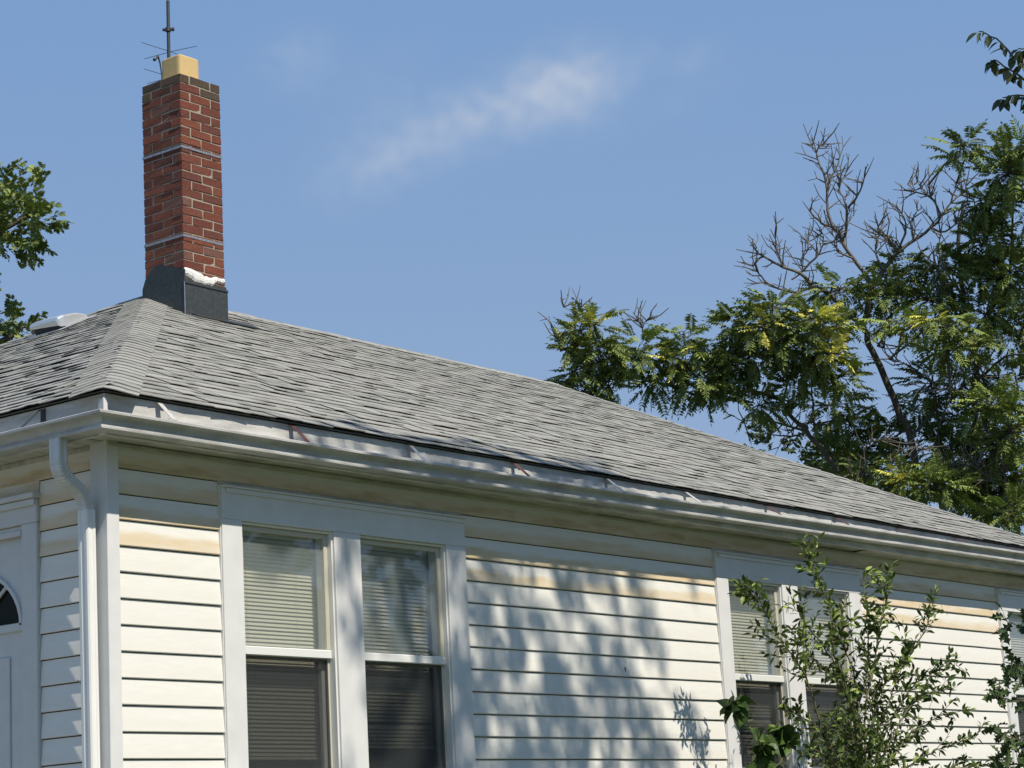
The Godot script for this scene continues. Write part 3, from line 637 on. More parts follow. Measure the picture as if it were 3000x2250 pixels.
func walls(house: Node3D) -> void:
	var t := -0.11
	var b := GROUND + 0.02
	var list := []
	var x := 0.0
	for w in WIN_X:
		var a: float = w + 0.80
		var e: float = minf(w + 2.57, LENGTH - 0.1)
		if a > LENGTH - 0.3: break
		list.append([Vector3(x, b, t), Vector3(a, 0.16, 0.0)])
		list.append([Vector3(a, b, t), Vector3(e, WIN_BOTTOM + 0.03, 0.0)])
		list.append([Vector3(a, -0.14, t), Vector3(e, 0.16, 0.0)])
		x = e
	list.append([Vector3(x, b, t), Vector3(LENGTH, 0.16, 0.0)])
	boxes(house, "side_wall", M.sheathing, list, 0.001)
	boxes(house, "front_wall", M.sheathing, [[Vector3(0.0, b, DOOR[0] - 0.08), Vector3(0.11, 0.16, t - 0.001)],
		[Vector3(0.0, -0.13, DOOR[1] + 0.08), Vector3(0.11, 0.16, DOOR[0] - 0.081)],
		[Vector3(0.0, b, -WIDTH), Vector3(0.11, 0.16, DOOR[1] + 0.079)]], 0.001)
	boxes(house, "rear_wall", M.neighbour_wall, [[Vector3(0.111, b, -WIDTH), Vector3(LENGTH, 0.16, -WIDTH + 0.11)]], 0.001)
	boxes(house, "end_wall", M.neighbour_wall, [[Vector3(LENGTH - 0.11, b, -WIDTH + 0.111), Vector3(LENGTH, 0.16, t - 0.001)]], 0.001)
	boxes(house, "floor", M.plaster, [[Vector3(0.112, -2.62, -WIDTH + 0.112), Vector3(LENGTH - 0.112, -2.5, t - 0.002)]], 0.001)
	boxes(house, "ceiling", M.plaster, [[Vector3(0.112, 0.02, -WIDTH + 0.112), Vector3(LENGTH - 0.112, 0.06, t - 0.002)]], 0.001)
	boxes(house, "partition", M.plaster, [[Vector3(0.112, -2.49, -3.6), Vector3(LENGTH - 0.112, 0.015, -3.5)]], 0.001)
	boxes(house, "foundation", M.foundation, [[Vector3(-0.012, GROUND - 0.3, -WIDTH - 0.012), Vector3(LENGTH + 0.012, -3.02, 0.012)]], 0.01)

func plank_mesh(length: float, m: Material, sd: int) -> ArrayMesh:
	var r := RandomNumberGenerator.new()
	r.seed = sd
	var segs := clampi(int(length / 0.45), 1, 8)
	var prof := [Vector2(-0.001, 0.001), Vector2(-0.001, 0.0125), Vector2(0.003, 0.0150), Vector2(REVEAL * 0.5, 0.0095), Vector2(REVEAL - 0.0065, 0.0040)]
	var u0 := r.randf()
	var rows := []
	for i in segs + 1:
		var x := length * i / segs
		var dz := r.randf_range(-0.0011, 0.0011)
		var dy := r.randf_range(-0.0012, 0.0012)
		var row := []
		for j in prof.size():
			var k: float = [0.0, 1.0, 1.0, 0.7, 0.1][j]
			row.append(Vector3(x, prof[j].x + dy * k, prof[j].y + dz * k))
		rows.append(row)
	var mb := Mb.new()
	for i in segs:
		for j in prof.size() - 1:
			var va := 1.0 - clampf(prof[j].x / REVEAL, 0.0, 0.98)
			var vb := 1.0 - clampf(prof[j + 1].x / REVEAL, 0.0, 0.98)
			var ua := u0 + length / 4.0 * i / segs
			var ub := u0 + length / 4.0 * (i + 1) / segs
			mb.quad_uv(rows[i][j], rows[i + 1][j], rows[i + 1][j + 1], rows[i][j + 1], Vector2(ua, va), Vector2(ub, va), Vector2(ub, vb), Vector2(ua, vb))
	for e in [0, segs]:
		var q: Array = rows[e]
		mb.quad_uv(Vector3(q[0].x, q[4].y, 0.001), q[0], q[2], q[4], Vector2(u0, 0.02), Vector2(u0, 0.98), Vector2(u0, 0.98), Vector2(u0, 0.02))
	return mb.mesh(m)

func siding(house: Node3D) -> void:
	var side := Node3D.new()
	side.name = "side_cladding"
	house.add_child(side)
	var front := Node3D.new()
	front.name = "front_cladding"
	house.add_child(front)
	front.position.x = -0.012
	var end_x := LENGTH - 0.055
	for k in 25:
		var spans := []
		if k == 0:
			spans = [[0.047, 1.378], [1.379, 4.97], [4.971, 8.541], [8.542, end_x]]
		elif k * REVEAL < -WIN_BOTTOM + 0.02:
			var x := 0.047
			for w in WIN_X:
				spans.append([x, w + WIN_L - 0.004])
				x = w + WIN_R + 0.004
			if k == 1:
				spans = [[0.047, WIN_L - 0.004], [WIN_R + 0.004, 4.965], [4.966, WIN_X[1] + WIN_L - 0.004], [WIN_X[1] + WIN_R + 0.004, 8.541], [8.542, WIN_X[2] + WIN_L - 0.004]]
		else:
			spans = [[0.047, 3.4 + (k % 3) * 0.6], [3.402 + (k % 3) * 0.6, 7.1 + (k % 2) * 0.5], [7.102 + (k % 2) * 0.5, end_x]]
		var m: Material = M["siding_%d" % mini(k, 4)]
		for i in spans.size():
			var s: Array = spans[i]
			if s[1] > end_x: s[1] = end_x
			if s[1] - s[0] < 0.03: continue
			# boards that meet in the open lap over their neighbour
			var lap := 0.022 if i + 1 < spans.size() and absf(spans[i + 1][0] - s[1]) < 0.01 else 0.0
			put(side, "siding_plank", plank_mesh(s[1] - s[0] + lap, m, 100 + k * 7 + int(s[0] * 10)), Transform3D(Basis.from_euler(Vector3(0, -0.0028 / (s[1] - s[0]) if lap > 0.0 else 0.0, 0)), Vector3(s[0], -k * REVEAL, 0.0)))
		var fs := [[-0.098, DOOR[0] + 0.003], [DOOR[1] - 0.003, -4.4], [-4.402, -WIDTH + 0.056]]
		if k == 0: fs = [[-0.098, -3.6], [-3.602, -WIDTH + 0.056]]
		if k == 1: put(front, "siding_plank", plank_mesh(DOOR[0] - DOOR[1], m, 950), Transform3D(Basis.from_euler(Vector3(0, -PI / 2, 0)), Vector3(0.0005, -0.0605, DOOR[1])))
		for s in fs:
			put(front, "siding_plank", plank_mesh(s[0] - s[1], m, 900 + k * 5 + int(-s[0] * 10)), Transform3D(Basis.from_euler(Vector3(0, -PI / 2, 0)), Vector3(0.0, -k * REVEAL, s[1])))
	boxes(side, "nail_hole", M.strap_dark, [[Vector3(4.207, -0.859, 0.004), Vector3(4.219, -0.831, 0.0135)]], 0.001)
	# corner posts
	var prof := Mb.new()
	prof.cbox(Vector3(-0.032, -3.06, -0.099), Vector3(0.0465, 0.13, 0.021), 0.003)
	build(house, "corner_board", prof, M.trim)
	boxes(house, "corner_board", M.trim, [[Vector3(LENGTH - 0.056, -3.06, -0.05), Vector3(LENGTH + 0.02, 0.13, 0.022)]], 0.003)

func windows(house: Node3D) -> void:
	for w in WIN_X:
		var win := Node3D.new()
		win.name = "window"
		house.add_child(win, true)
		var z0 := 0.0
		var last: bool = w > 8.0
		var units := 1 if last else 2
		var right: float = w + (WIN_R if not last else 1.70)
		var zf := 0.030
		# casing boards
		boxes(win, "head_casing", M.trim, [[Vector3(w + WIN_L, -0.195, z0), Vector3(right, WIN_TOP, zf)]])
		boxes(win, "drip_cap", M.trim, [[Vector3(w + WIN_L - 0.008, WIN_TOP - 0.004, z0), Vector3(right + 0.008, WIN_TOP + 0.006, 0.052)], [Vector3(w + WIN_L + 0.03, WIN_TOP - 0.03, zf + 0.0005), Vector3(right - 0.01, WIN_TOP - 0.005, 0.040)]])
		boxes(win, "side_casing", M.trim, [[Vector3(w + WIN_L, WIN_BOTTOM + 0.03, z0), Vector3(w + OPEN[0][0], -0.1955, zf - 0.001)]])
		boxes(win, "side_casing", M.trim, [[Vector3(w + (OPEN[1][1] if not last else OPEN[0][1]), WIN_BOTTOM + 0.03, z0), Vector3(right, -0.1955, zf - 0.001)]])
		boxes(win, "head_channel", M.soffit, [[Vector3(w + WIN_L - 0.004, WIN_TOP + 0.0065, 0.0), Vector3(right + 0.004, 0.0, 0.010)]], 0.001)
		# vinyl channels that receive the ends of the siding
		for q in [w + WIN_L - 0.006, right + 0.0005]:
			boxes(win, "edge_channel", M.trim, [[Vector3(q, WIN_BOTTOM, 0.0), Vector3(q + 0.0055, WIN_TOP + 0.003, 0.021)]], 0.001)
		if units == 2:
			boxes(win, "mullion", M.trim, [[Vector3(w + OPEN[0][1], WIN_BOTTOM + 0.03, -0.10), Vector3(w + OPEN[1][0], -0.1955, zf - 0.001)]])
		boxes(win, "sill", M.trim, [[Vector3(w + WIN_L - 0.02, WIN_BOTTOM - 0.01, -0.10), Vector3(right + 0.02, WIN_BOTTOM + 0.028, 0.062)]], 0.004)
		for u in units:
			window_unit(win, w + OPEN[u][0], w + OPEN[u][1])

func window_unit(win: Node3D, a: float, b: float) -> void:
	var top := -0.196
	var bot := WIN_BOTTOM + 0.029
	var mid := -0.852
	# jambs and head of the frame
	boxes(win, "frame", M.vinyl, [[Vector3(a, bot, -0.10), Vector3(a + 0.012, top, 0.016)], [Vector3(b - 0.012, bot, -0.10), Vector3(b, top, 0.016)],
		[Vector3(a + 0.0125, top - 0.012, -0.10), Vector3(b - 0.0125, top, 0.012)], [Vector3(b - 0.022, bot, -0.046), Vector3(b - 0.0122, top - 0.013, -0.040)], [Vector3(a + 0.0122, bot, -0.046), Vector3(a + 0.022, top - 0.013, -0.040)]], 0.0015)
	var x0 := a + 0.013
	var x1 := b - 0.013
	# upper sash, in the outer track
	boxes(win, "upper_sash", M.vinyl_old, [[Vector3(x0, mid + 0.024, -0.036), Vector3(x0 + 0.030, top - 0.013, -0.010)], [Vector3(x1 - 0.030, mid + 0.024, -0.036), Vector3(x1, top - 0.013, -0.010)],
		[Vector3(x0 + 0.0305, top - 0.040, -0.036), Vector3(x1 - 0.0305, top - 0.013, -0.010)]], 0.003)
	boxes(win, "meeting_rail", M.vinyl, [[Vector3(x0, mid - 0.022, -0.038), Vector3(x1, mid + 0.0235, -0.004)]], 0.004)
	boxes(win, "pane", M.glass, [[Vector3(x0 + 0.028, mid + 0.022, -0.026), Vector3(x1 - 0.028, top - 0.038, -0.022)]], 0.0005)
	# lower sash, in the inner track, behind an insect screen
	boxes(win, "lower_sash", M.vinyl, [[Vector3(x0, bot, -0.080), Vector3(x0 + 0.034, mid - 0.0005, -0.052)], [Vector3(x1 - 0.034, bot, -0.080), Vector3(x1, mid - 0.0005, -0.052)],
		[Vector3(x0 + 0.0345, mid - 0.034, -0.080), Vector3(x1 - 0.0345, mid - 0.001, -0.052)], [Vector3(x0 + 0.0345, bot + 0.001, -0.080), Vector3(x1 - 0.0345, bot + 0.045, -0.052)]], 0.003)
	boxes(win, "pane", M.glass, [[Vector3(x0 + 0.032, bot + 0.043, -0.068), Vector3(x1 - 0.032, mid - 0.032, -0.064)]], 0.0005)
	for q in [x0 + 0.001, x1 - 0.014]:
		boxes(win, "screen_frame", M.vinyl_old, [[Vector3(q, bot + 0.001, -0.034), Vector3(q + 0.013, mid - 0.0225, -0.024)]], 0.001)
	boxes(win, "insect_screen", M.screen, [[Vector3(x0 + 0.0145, bot + 0.001, -0.0295), Vector3(x1 - 0.0145, mid - 0.0225, -0.0285)]], 0.0002)

func front_door(house: Node3D) -> void:
	var d := Node3D.new()
	d.name = "door"
	house.add_child(d)
	d.position.x = -0.012
	var a: float = DOOR[0]
	var b: float = DOOR[1]
	var bot := -2.5
	var face := -0.030
	boxes(d, "casing", M.door_paint, [[Vector3(face, bot, a - 0.115), Vector3(0.0, -0.21, a)]], 0.004)
	boxes(d, "casing", M.door_paint, [[Vector3(face, bot, b), Vector3(0.0, -0.21, b + 0.115)]], 0.004)
	boxes(d, "head_casing", M.door_paint, [[Vector3(face, -0.209, b), Vector3(0.0, -0.09, a)]], 0.004)
	boxes(d, "drip_cap", M.door_paint, [[Vector3(-0.062, -0.0895, b - 0.01), Vector3(0.0, -0.062, a + 0.012)], [Vector3(-0.046, -0.125, b + 0.0), Vector3(face - 0.0005, -0.0915, a - 0.0)]], 0.004)
	boxes(d, "stop", M.door_paint, [[Vector3(-0.012, bot, a - 0.127), Vector3(0.05, -0.2105, a - 0.1155)], [Vector3(-0.012, bot, b + 0.1155), Vector3(0.05, -0.2105, b + 0.127)], [Vector3(-0.012, -0.24, b + 0.1275), Vector3(0.05, -0.2105, a - 0.1275)], [Vector3(-0.022, -0.262, b + 0.13), Vector3(-0.0125, -0.232, a - 0.13)]], 0.003)
	# slab with a half-elliptical fanlight
	var z0 := b + 0.128
	var z1 := a - 0.128
	var cz := (z0 + z1) * 0.5
	var cy := -0.70
	var ra := 0.415
	var rb := 0.315
	var m := Mb.new()
	var x := 0.012
	var steps := 20
	var arc := []
	for i in steps + 1:
		var t := PI * i / steps
		arc.append(Vector2(cz + ra * cos(t), cy + rb * sin(t)))
	var top := -0.2415
	for i in steps:
		m.quad(Vector3(x, arc[i].y, arc[i].x), Vector3(x, arc[i + 1].y, arc[i + 1].x), Vector3(x, top, arc[i + 1].x), Vector3(x, top, arc[i].x))
	m.quad(Vector3(x, cy, z0), Vector3(x, top, z0), Vector3(x, top, cz - ra), Vector3(x, cy, cz - ra))
	m.quad(Vector3(x, cy, cz + ra), Vector3(x, top, cz + ra), Vector3(x, top, z1), Vector3(x, cy, z1))
	m.quad(Vector3(x, bot, z0), Vector3(x, cy, z0), Vector3(x, cy, z1), Vector3(x, bot, z1))
	build(d, "slab", m, M.door_paint)
	var rim := []
	for i in steps + 1:
		var row := []
		for q in [[0.0, 0.0], [-0.014, 0.004], [-0.014, 0.022], [0.03, 0.028]]:
			var t := PI * i / steps
			row.append(Vector3(x + q[0], cy + (rb - q[1]) * sin(t), cz + (ra - q[1]) * cos(t)))
		rim.append(row)
	var rm := Mb.new()
	rm.sweep(rim)
	rm.cbox(Vector3(x - 0.014, cy - 0.03, cz - ra - 0.02), Vector3(x + 0.02, cy + 0.012, cz + ra + 0.02), 0.004)
	build(d, "fanlight_rim", rm, M.door_paint)
	for i in [1, 2, 3]:
		var t: float = PI * i / 4.0
		var sp := Mb.new()
		sp.tube([Vector3(x + 0.008, cy, cz), Vector3(x + 0.008, cy + (rb - 0.02) * sin(t), cz + (ra - 0.02) * cos(t))], [0.010, 0.010], 6)
		build(d, "fanlight_bar", sp, M.door_paint)
	var g := Mb.new()
	for i in steps:
		g.tri(Vector3(x + 0.02, cy, cz), Vector3(x + 0.02, arc[i].y, arc[i].x), Vector3(x + 0.02, arc[i + 1].y, arc[i + 1].x))
	build(d, "fanlight_pane", g, M.dark_glass)
	boxes(d, "raised_panel", M.door_paint, [[Vector3(x - 0.010, -1.55, z0 + 0.12), Vector3(x - 0.0005, -0.85, cz - 0.05)]], 0.006)
	boxes(d, "raised_panel", M.door_paint, [[Vector3(x - 0.010, -1.55, cz + 0.05), Vector3(x - 0.0005, -0.85, z1 - 0.12)]], 0.006)
	boxes(d, "threshold", M.foundation, [[Vector3(-0.06, bot - 0.06, b + 0.1), Vector3(0.05, bot - 0.002, a - 0.1)]], 0.004)

func lip(x: float) -> float:
	return 0.187 + maxf(0.0, x - 1.5) * 0.0068

func eaves(house: Node3D) -> void:
	var out := 0.205
	# fascia boards and soffit panels
	boxes(house, "fascia", M.fascia, [[Vector3(-out, 0.100, out - 0.02), Vector3(5.2, EAVE - 0.005, out)]])
	boxes(house, "fascia", M.fascia, [[Vector3(5.202, 0.100, out - 0.02), Vector3(LENGTH + out, EAVE - 0.005, out + 0.001)]])
	boxes(house, "fascia", M.fascia, [[Vector3(-out, 0.100, -3.0), Vector3(-out + 0.02, EAVE - 0.005, out - 0.0205)]])
	boxes(house, "fascia", M.fascia, [[Vector3(-out - 0.001, 0.100, -WIDTH - out), Vector3(-out + 0.02, EAVE - 0.02, -3.002)]])
	boxes(house, "fascia", M.fascia, [[Vector3(LENGTH + out - 0.02, 0.100, -WIDTH - out), Vector3(LENGTH + out, EAVE - 0.005, out - 0.0205)]])
	boxes(house, "fascia", M.fascia, [[Vector3(-out + 0.0205, 0.100, -WIDTH - out), Vector3(LENGTH + out - 0.0205, EAVE - 0.022, -WIDTH - out + 0.02)]])
	boxes(house, "corner_cover", M.trim, [[Vector3(-out - 0.012, 0.10, out - 0.03), Vector3(-out + 0.014, EAVE - 0.03, out + 0.010)]])
	var cuts := [-0.184, 1.9, 4.55, 7.2, LENGTH + out - 0.021]
	for i in cuts.size() - 1:
		var a: float = cuts[i]
		var b: float = cuts[i + 1]
		var m := Mb.new()
		var d0: float = [0.0, -0.004, -0.016, -0.024][i]
		var d1: float = [-0.003, -0.010, -0.006, 0.0][i]
		m.hexa([Vector3(a, 0.118 + d0 * 0.4, 0.184), Vector3(b, 0.118 + d1 * 0.4, 0.184), Vector3(b, 0.122 + d1, 0.001), Vector3(a, 0.122 + d0, 0.001),
			Vector3(a, 0.126 + d0 * 0.4, 0.184), Vector3(b, 0.126 + d1 * 0.4, 0.184), Vector3(b, 0.130 + d1, 0.001), Vector3(a, 0.130 + d0, 0.001)])
		build(house, "soffit_panel", m, M.soffit)
	for s in [[-0.002, -2.6], [-2.602, -5.2], [-5.202, -WIDTH - 0.18]]:
		boxes(house, "soffit_panel", M.soffit, [[Vector3(-0.184, 0.117, s[1]), Vector3(-0.001, 0.126, s[0])]])
	boxes(house, "frieze_trim", M.soffit, [[Vector3(-0.023, 0.095, 0.0), Vector3(4.0, 0.117, 0.026)]], 0.003)
	boxes(house, "frieze_trim", M.soffit, [[Vector3(4.002, 0.094, 0.0), Vector3(LENGTH, 0.110, 0.025)]], 0.003)
	boxes(house, "frieze_trim", M.soffit, [[Vector3(-0.026, 0.090, -WIDTH), Vector3(0.0, 0.1165, -0.0005)]], 0.003)
	# ogee gutters; outwards from the fascia, height above the bottom
	var prof := [Vector2(0.001, 0.086), Vector2(0.001, 0.002), Vector2(0.006, 0.0), Vector2(0.078, 0.0), Vector2(0.0835, 0.003), Vector2(0.0845, 0.010), Vector2(0.084, 0.0185), Vector2(0.080, 0.0215), Vector2(0.0765, 0.0225), Vector2(0.0765, 0.028),
		Vector2(0.078, 0.036), Vector2(0.0815, 0.044), Vector2(0.0875, 0.052), Vector2(0.096, 0.0585), Vector2(0.105, 0.0625), Vector2(0.116, 0.0645), Vector2(0.1195, 0.067), Vector2(0.120, 0.078), Vector2(0.117, 0.0815), Vector2(0.104, 0.081), Vector2(0.102, 0.074)]
	var rows := []
	var r := RandomNumberGenerator.new()
	r.seed = 77
	var n := 60
	for i in n + 1:
		var x := lerpf(0.0, LENGTH + out + 0.05, float(i) / n)
		var row := []
		var dy := r.randf_range(-0.0012, 0.0012)
		var dz := r.randf_range(-0.0012, 0.0012)
		for p in prof:
			var px: float = x if i > 0 else -out - p.x - 0.013 * clampf(p.x / 0.12, 0, 1)
			row.append(Vector3(px, lip(x) - 0.080 + p.y + dy, out + p.x + dz * p.x * 8.0))
		rows.append(row)
	var g := Mb.new()
	g.sweep(rows)
	var gutter := build(house, "gutter", g, M.gutter)
	for x in [3.28, 6.42, 9.4]:
		var sl := []
		for dx in [-0.03, 0.03]:
			var row := []
			for p in prof: row.append(Vector3(x + dx, lip(x) - 0.080 + p.y - 0.0015, out + p.x * 1.012 + 0.0018))
			sl.append(row)
		var sm := Mb.new()
		sm.sweep(sl)
		build(gutter, "slip_joint", sm, M.gutter)
	var rows2 := []
	for i in 41:
		var z := lerpf(0.0, -WIDTH - out, float(i) / 40)
		var row := []
		var dy := r.randf_range(-0.0012, 0.0012)
		for p in prof:
			var pz: float = z if i > 0 else out + p.x
			row.append(Vector3(-out - p.x - 0.013 * clampf(p.x / 0.12, 0, 1), lip(0) - 0.080 + p.y + (dy if i > 0 else 0.0), pz))
		row.reverse()
		rows2.append(row)
	var g2 := Mb.new()
	g2.sweep(rows2)
	var gutter2 := build(house, "gutter", g2, M.gutter)
	# strap hangers from under the shingles to the lip
	for i in 12:
		var x := 0.13 + 0.93 * i
		if i == 5: x = 4.72
		var m := Mb.new()
		var w := 0.016
		var a := Vector3(x, EAVE - 0.008, 0.208)
		var b := Vector3(x + 0.004, EAVE - 0.016, 0.228)
		var c := Vector3(x + 0.010, lip(x) + 0.004, out + 0.112)
		for s in [[a, b], [b, c]]:
			m.hexa([s[0] + Vector3(-w, -0.0025, 0), s[0] + Vector3(w, -0.0025, 0), s[0] + Vector3(w, 0, -0.002), s[0] + Vector3(-w, 0, -0.002),
				s[1] + Vector3(-w, 0, 0), s[1] + Vector3(w, 0, 0), s[1] + Vector3(w, 0.0025, 0.002), s[1] + Vector3(-w, 0.0025, 0.002)])
		var rusty: bool = i in [1, 3, 6, 7, 8, 9, 10]
		build(gutter, "strap_hanger", m, M.strap_rust if rusty else M.strap_white)
	for z in [-0.225, -1.15, -2.1, -3.0]:
		var m := Mb.new()
		var w := 0.013
		var a := Vector3(-0.228, EAVE - 0.016, z)
		var c := Vector3(-out - 0.125, lip(0) + 0.004, z - 0.01)
		m.hexa([a + Vector3(0, -0.0025, -w), a + Vector3(0, -0.0025, w), a + Vector3(0.002, 0, w), a + Vector3(0.002, 0, -w), c + Vector3(0, 0, -w), c + Vector3(0, 0, w), c + Vector3(-0.002, 0.0025, w), c + Vector3(-0.002, 0.0025, -w)])
		m.box(Vector3(-0.2095, 0.12, z - 0.022), Vector3(-0.206, EAVE - 0.012, z + 0.012))  # flat dark strip on the fascia stands in for the shadow of the strap
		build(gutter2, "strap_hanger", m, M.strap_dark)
	# fallen leaf litter and debris in the gutter
	var lit := Mb.new()
	for i in 60:
		var x := r.randf_range(-0.1, 3.2)
		var q := Vector3(x, lip(x) + r.randf_range(-0.010, 0.006), out + r.randf_range(0.085, 0.104))
		var e := Vector3(r.randf_range(0.006, 0.02), r.randf_range(-0.003, 0.004), r.randf_range(-0.008, 0.008))
		lit.tri(q - e, q + Vector3(0, r.randf_range(0.002, 0.007), 0.004), q + e)
	var litter := build(gutter, "leaf_litter", lit, M.stem)
	stuff(litter)

func ring(c: Vector3, ax: Vector3, ay: Vector3, hx: float, hy: float, k := 1.0) -> Array:
	var row := []
	for q in [[-1, -0.8], [-0.8, -1], [-0.35, -1], [-0.25, -0.92], [0.25, -0.92], [0.35, -1], [0.8, -1], [1, -0.8], [1, -0.35], [0.93, -0.25], [0.93, 0.25], [1, 0.35], [1, 0.8], [0.8, 1], [0.35, 1], [0.25, 0.92], [-0.25, 0.92], [-0.35, 1], [-0.8, 1], [-1, 0.8], [-1, 0.35], [-0.93, 0.25], [-0.93, -0.25], [-1, -0.35]]:
		row.append(c + ax * (q[0] * hx * k) + ay * (q[1] * hy * k))
	return row

func downspout(house: Node3D) -> void:
	var d := Node3D.new()
	d.name = "downspout"
	house.add_child(d)
	var hx := 0.027
	var hz := 0.035
	# outlet and two crimped elbows that together make an S
	var knots := [Vector3(-0.268, 0.116, -0.050), Vector3(-0.268, 0.05, -0.050), Vector3(-0.266, -0.005, -0.050), Vector3(-0.250, -0.050, -0.052), Vector3(-0.212, -0.082, -0.056), Vector3(-0.165, -0.105, -0.061), Vector3(-0.122, -0.132, -0.065), Vector3(-0.094, -0.170, -0.067), Vector3(-0.085, -0.210, -0.068), Vector3(-0.084, -0.245, -0.068)]
	var cr := RandomNumberGenerator.new()
	cr.seed = 3
	var pts: Array = curve(knots, 1.0, 1.0, cr, 0.0, 6)[0]
	for part in [[0, 26], [25, pts.size() - 1]]:
		var rows := []
		for i in range(part[0], part[1]):
			var dir: Vector3 = (pts[i + 1] - pts[maxi(i - 1, 0)]).normalized()
			var az := Vector3(0, 0, 1)
			var ax := dir.cross(az).normalized()
			var bent: bool = (i > 12 and i < 25) or (i > 34 and i < 48)
			var crimp: float = 1.0 + ((0.06 if i % 2 == 0 else -0.05) if bent else 0.0)
			if part[0] == 0: crimp *= 1.10
			rows.append(ring(pts[i], ax, az, hx, hz, crimp))
		var m := Mb.new()
		m.sweep(rows, true)
		build(d, "elbow", m, M.pipe_grey)
	var rows := []
	for y in [-0.215, -0.23, -0.9, -1.6, -2.4, -3.2]:
		rows.append(ring(Vector3(-0.084 + 0.008 * (-0.2 - y), y, -0.068), Vector3(1, 0, 0), Vector3(0, 0, -1), hx, hz, 1.06))
	var m := Mb.new()
	m.sweep(rows, true)
	build(d, "pipe", m, M.pipe_white)
	boxes(d, "outlet_collar", M.strap_dark, [[Vector3(-0.290, 0.096, -0.084), Vector3(-0.246, 0.112, -0.016)]], 0.004)
	var nail := Mb.new()
	nail.tube([Vector3(-0.07, -1.05, -0.104), Vector3(-0.09, -1.043, -0.112), Vector3(-0.115, -1.02, -0.109)], [0.0025, 0.0025, 0.002], 5)
	build(d, "bent_nail", nail, M.galvanised)

# ---------------------------------------------------------------- roof

func shingle_shape(sd: int) -> Mb:
	var r := RandomNumberGenerator.new()
	r.seed = sd
	var m := Mb.new()
	var segs := 3
	var ex := 0.170
	var top := []
	var bot := []
	for i in segs + 1:
		var x := float(i) / segs
		var lift := r.randf_range(0.0005, 0.0042)
		var y := r.randf_range(-0.004, 0.004)
		bot.append(Vector3(x, y, 0.0062 + lift))
		top.append(Vector3(x, y + 0.001, 0.0104 + lift))
	for i in segs:
		var a := Vector3(float(i) / segs, ex, 0.003)
		var b := Vector3(float(i + 1) / segs, ex, 0.003)
		m.quad(top[i], top[i + 1], b, a)
		m.quad(bot[i], bot[i + 1], top[i + 1], top[i])
		m.quad(bot[i + 1], bot[i], a, b)
	m.tri(bot[0], top[0], Vector3(0, ex, 0.003))
	m.tri(bot[segs], Vector3(1, ex, 0.003), top[segs])
	return m

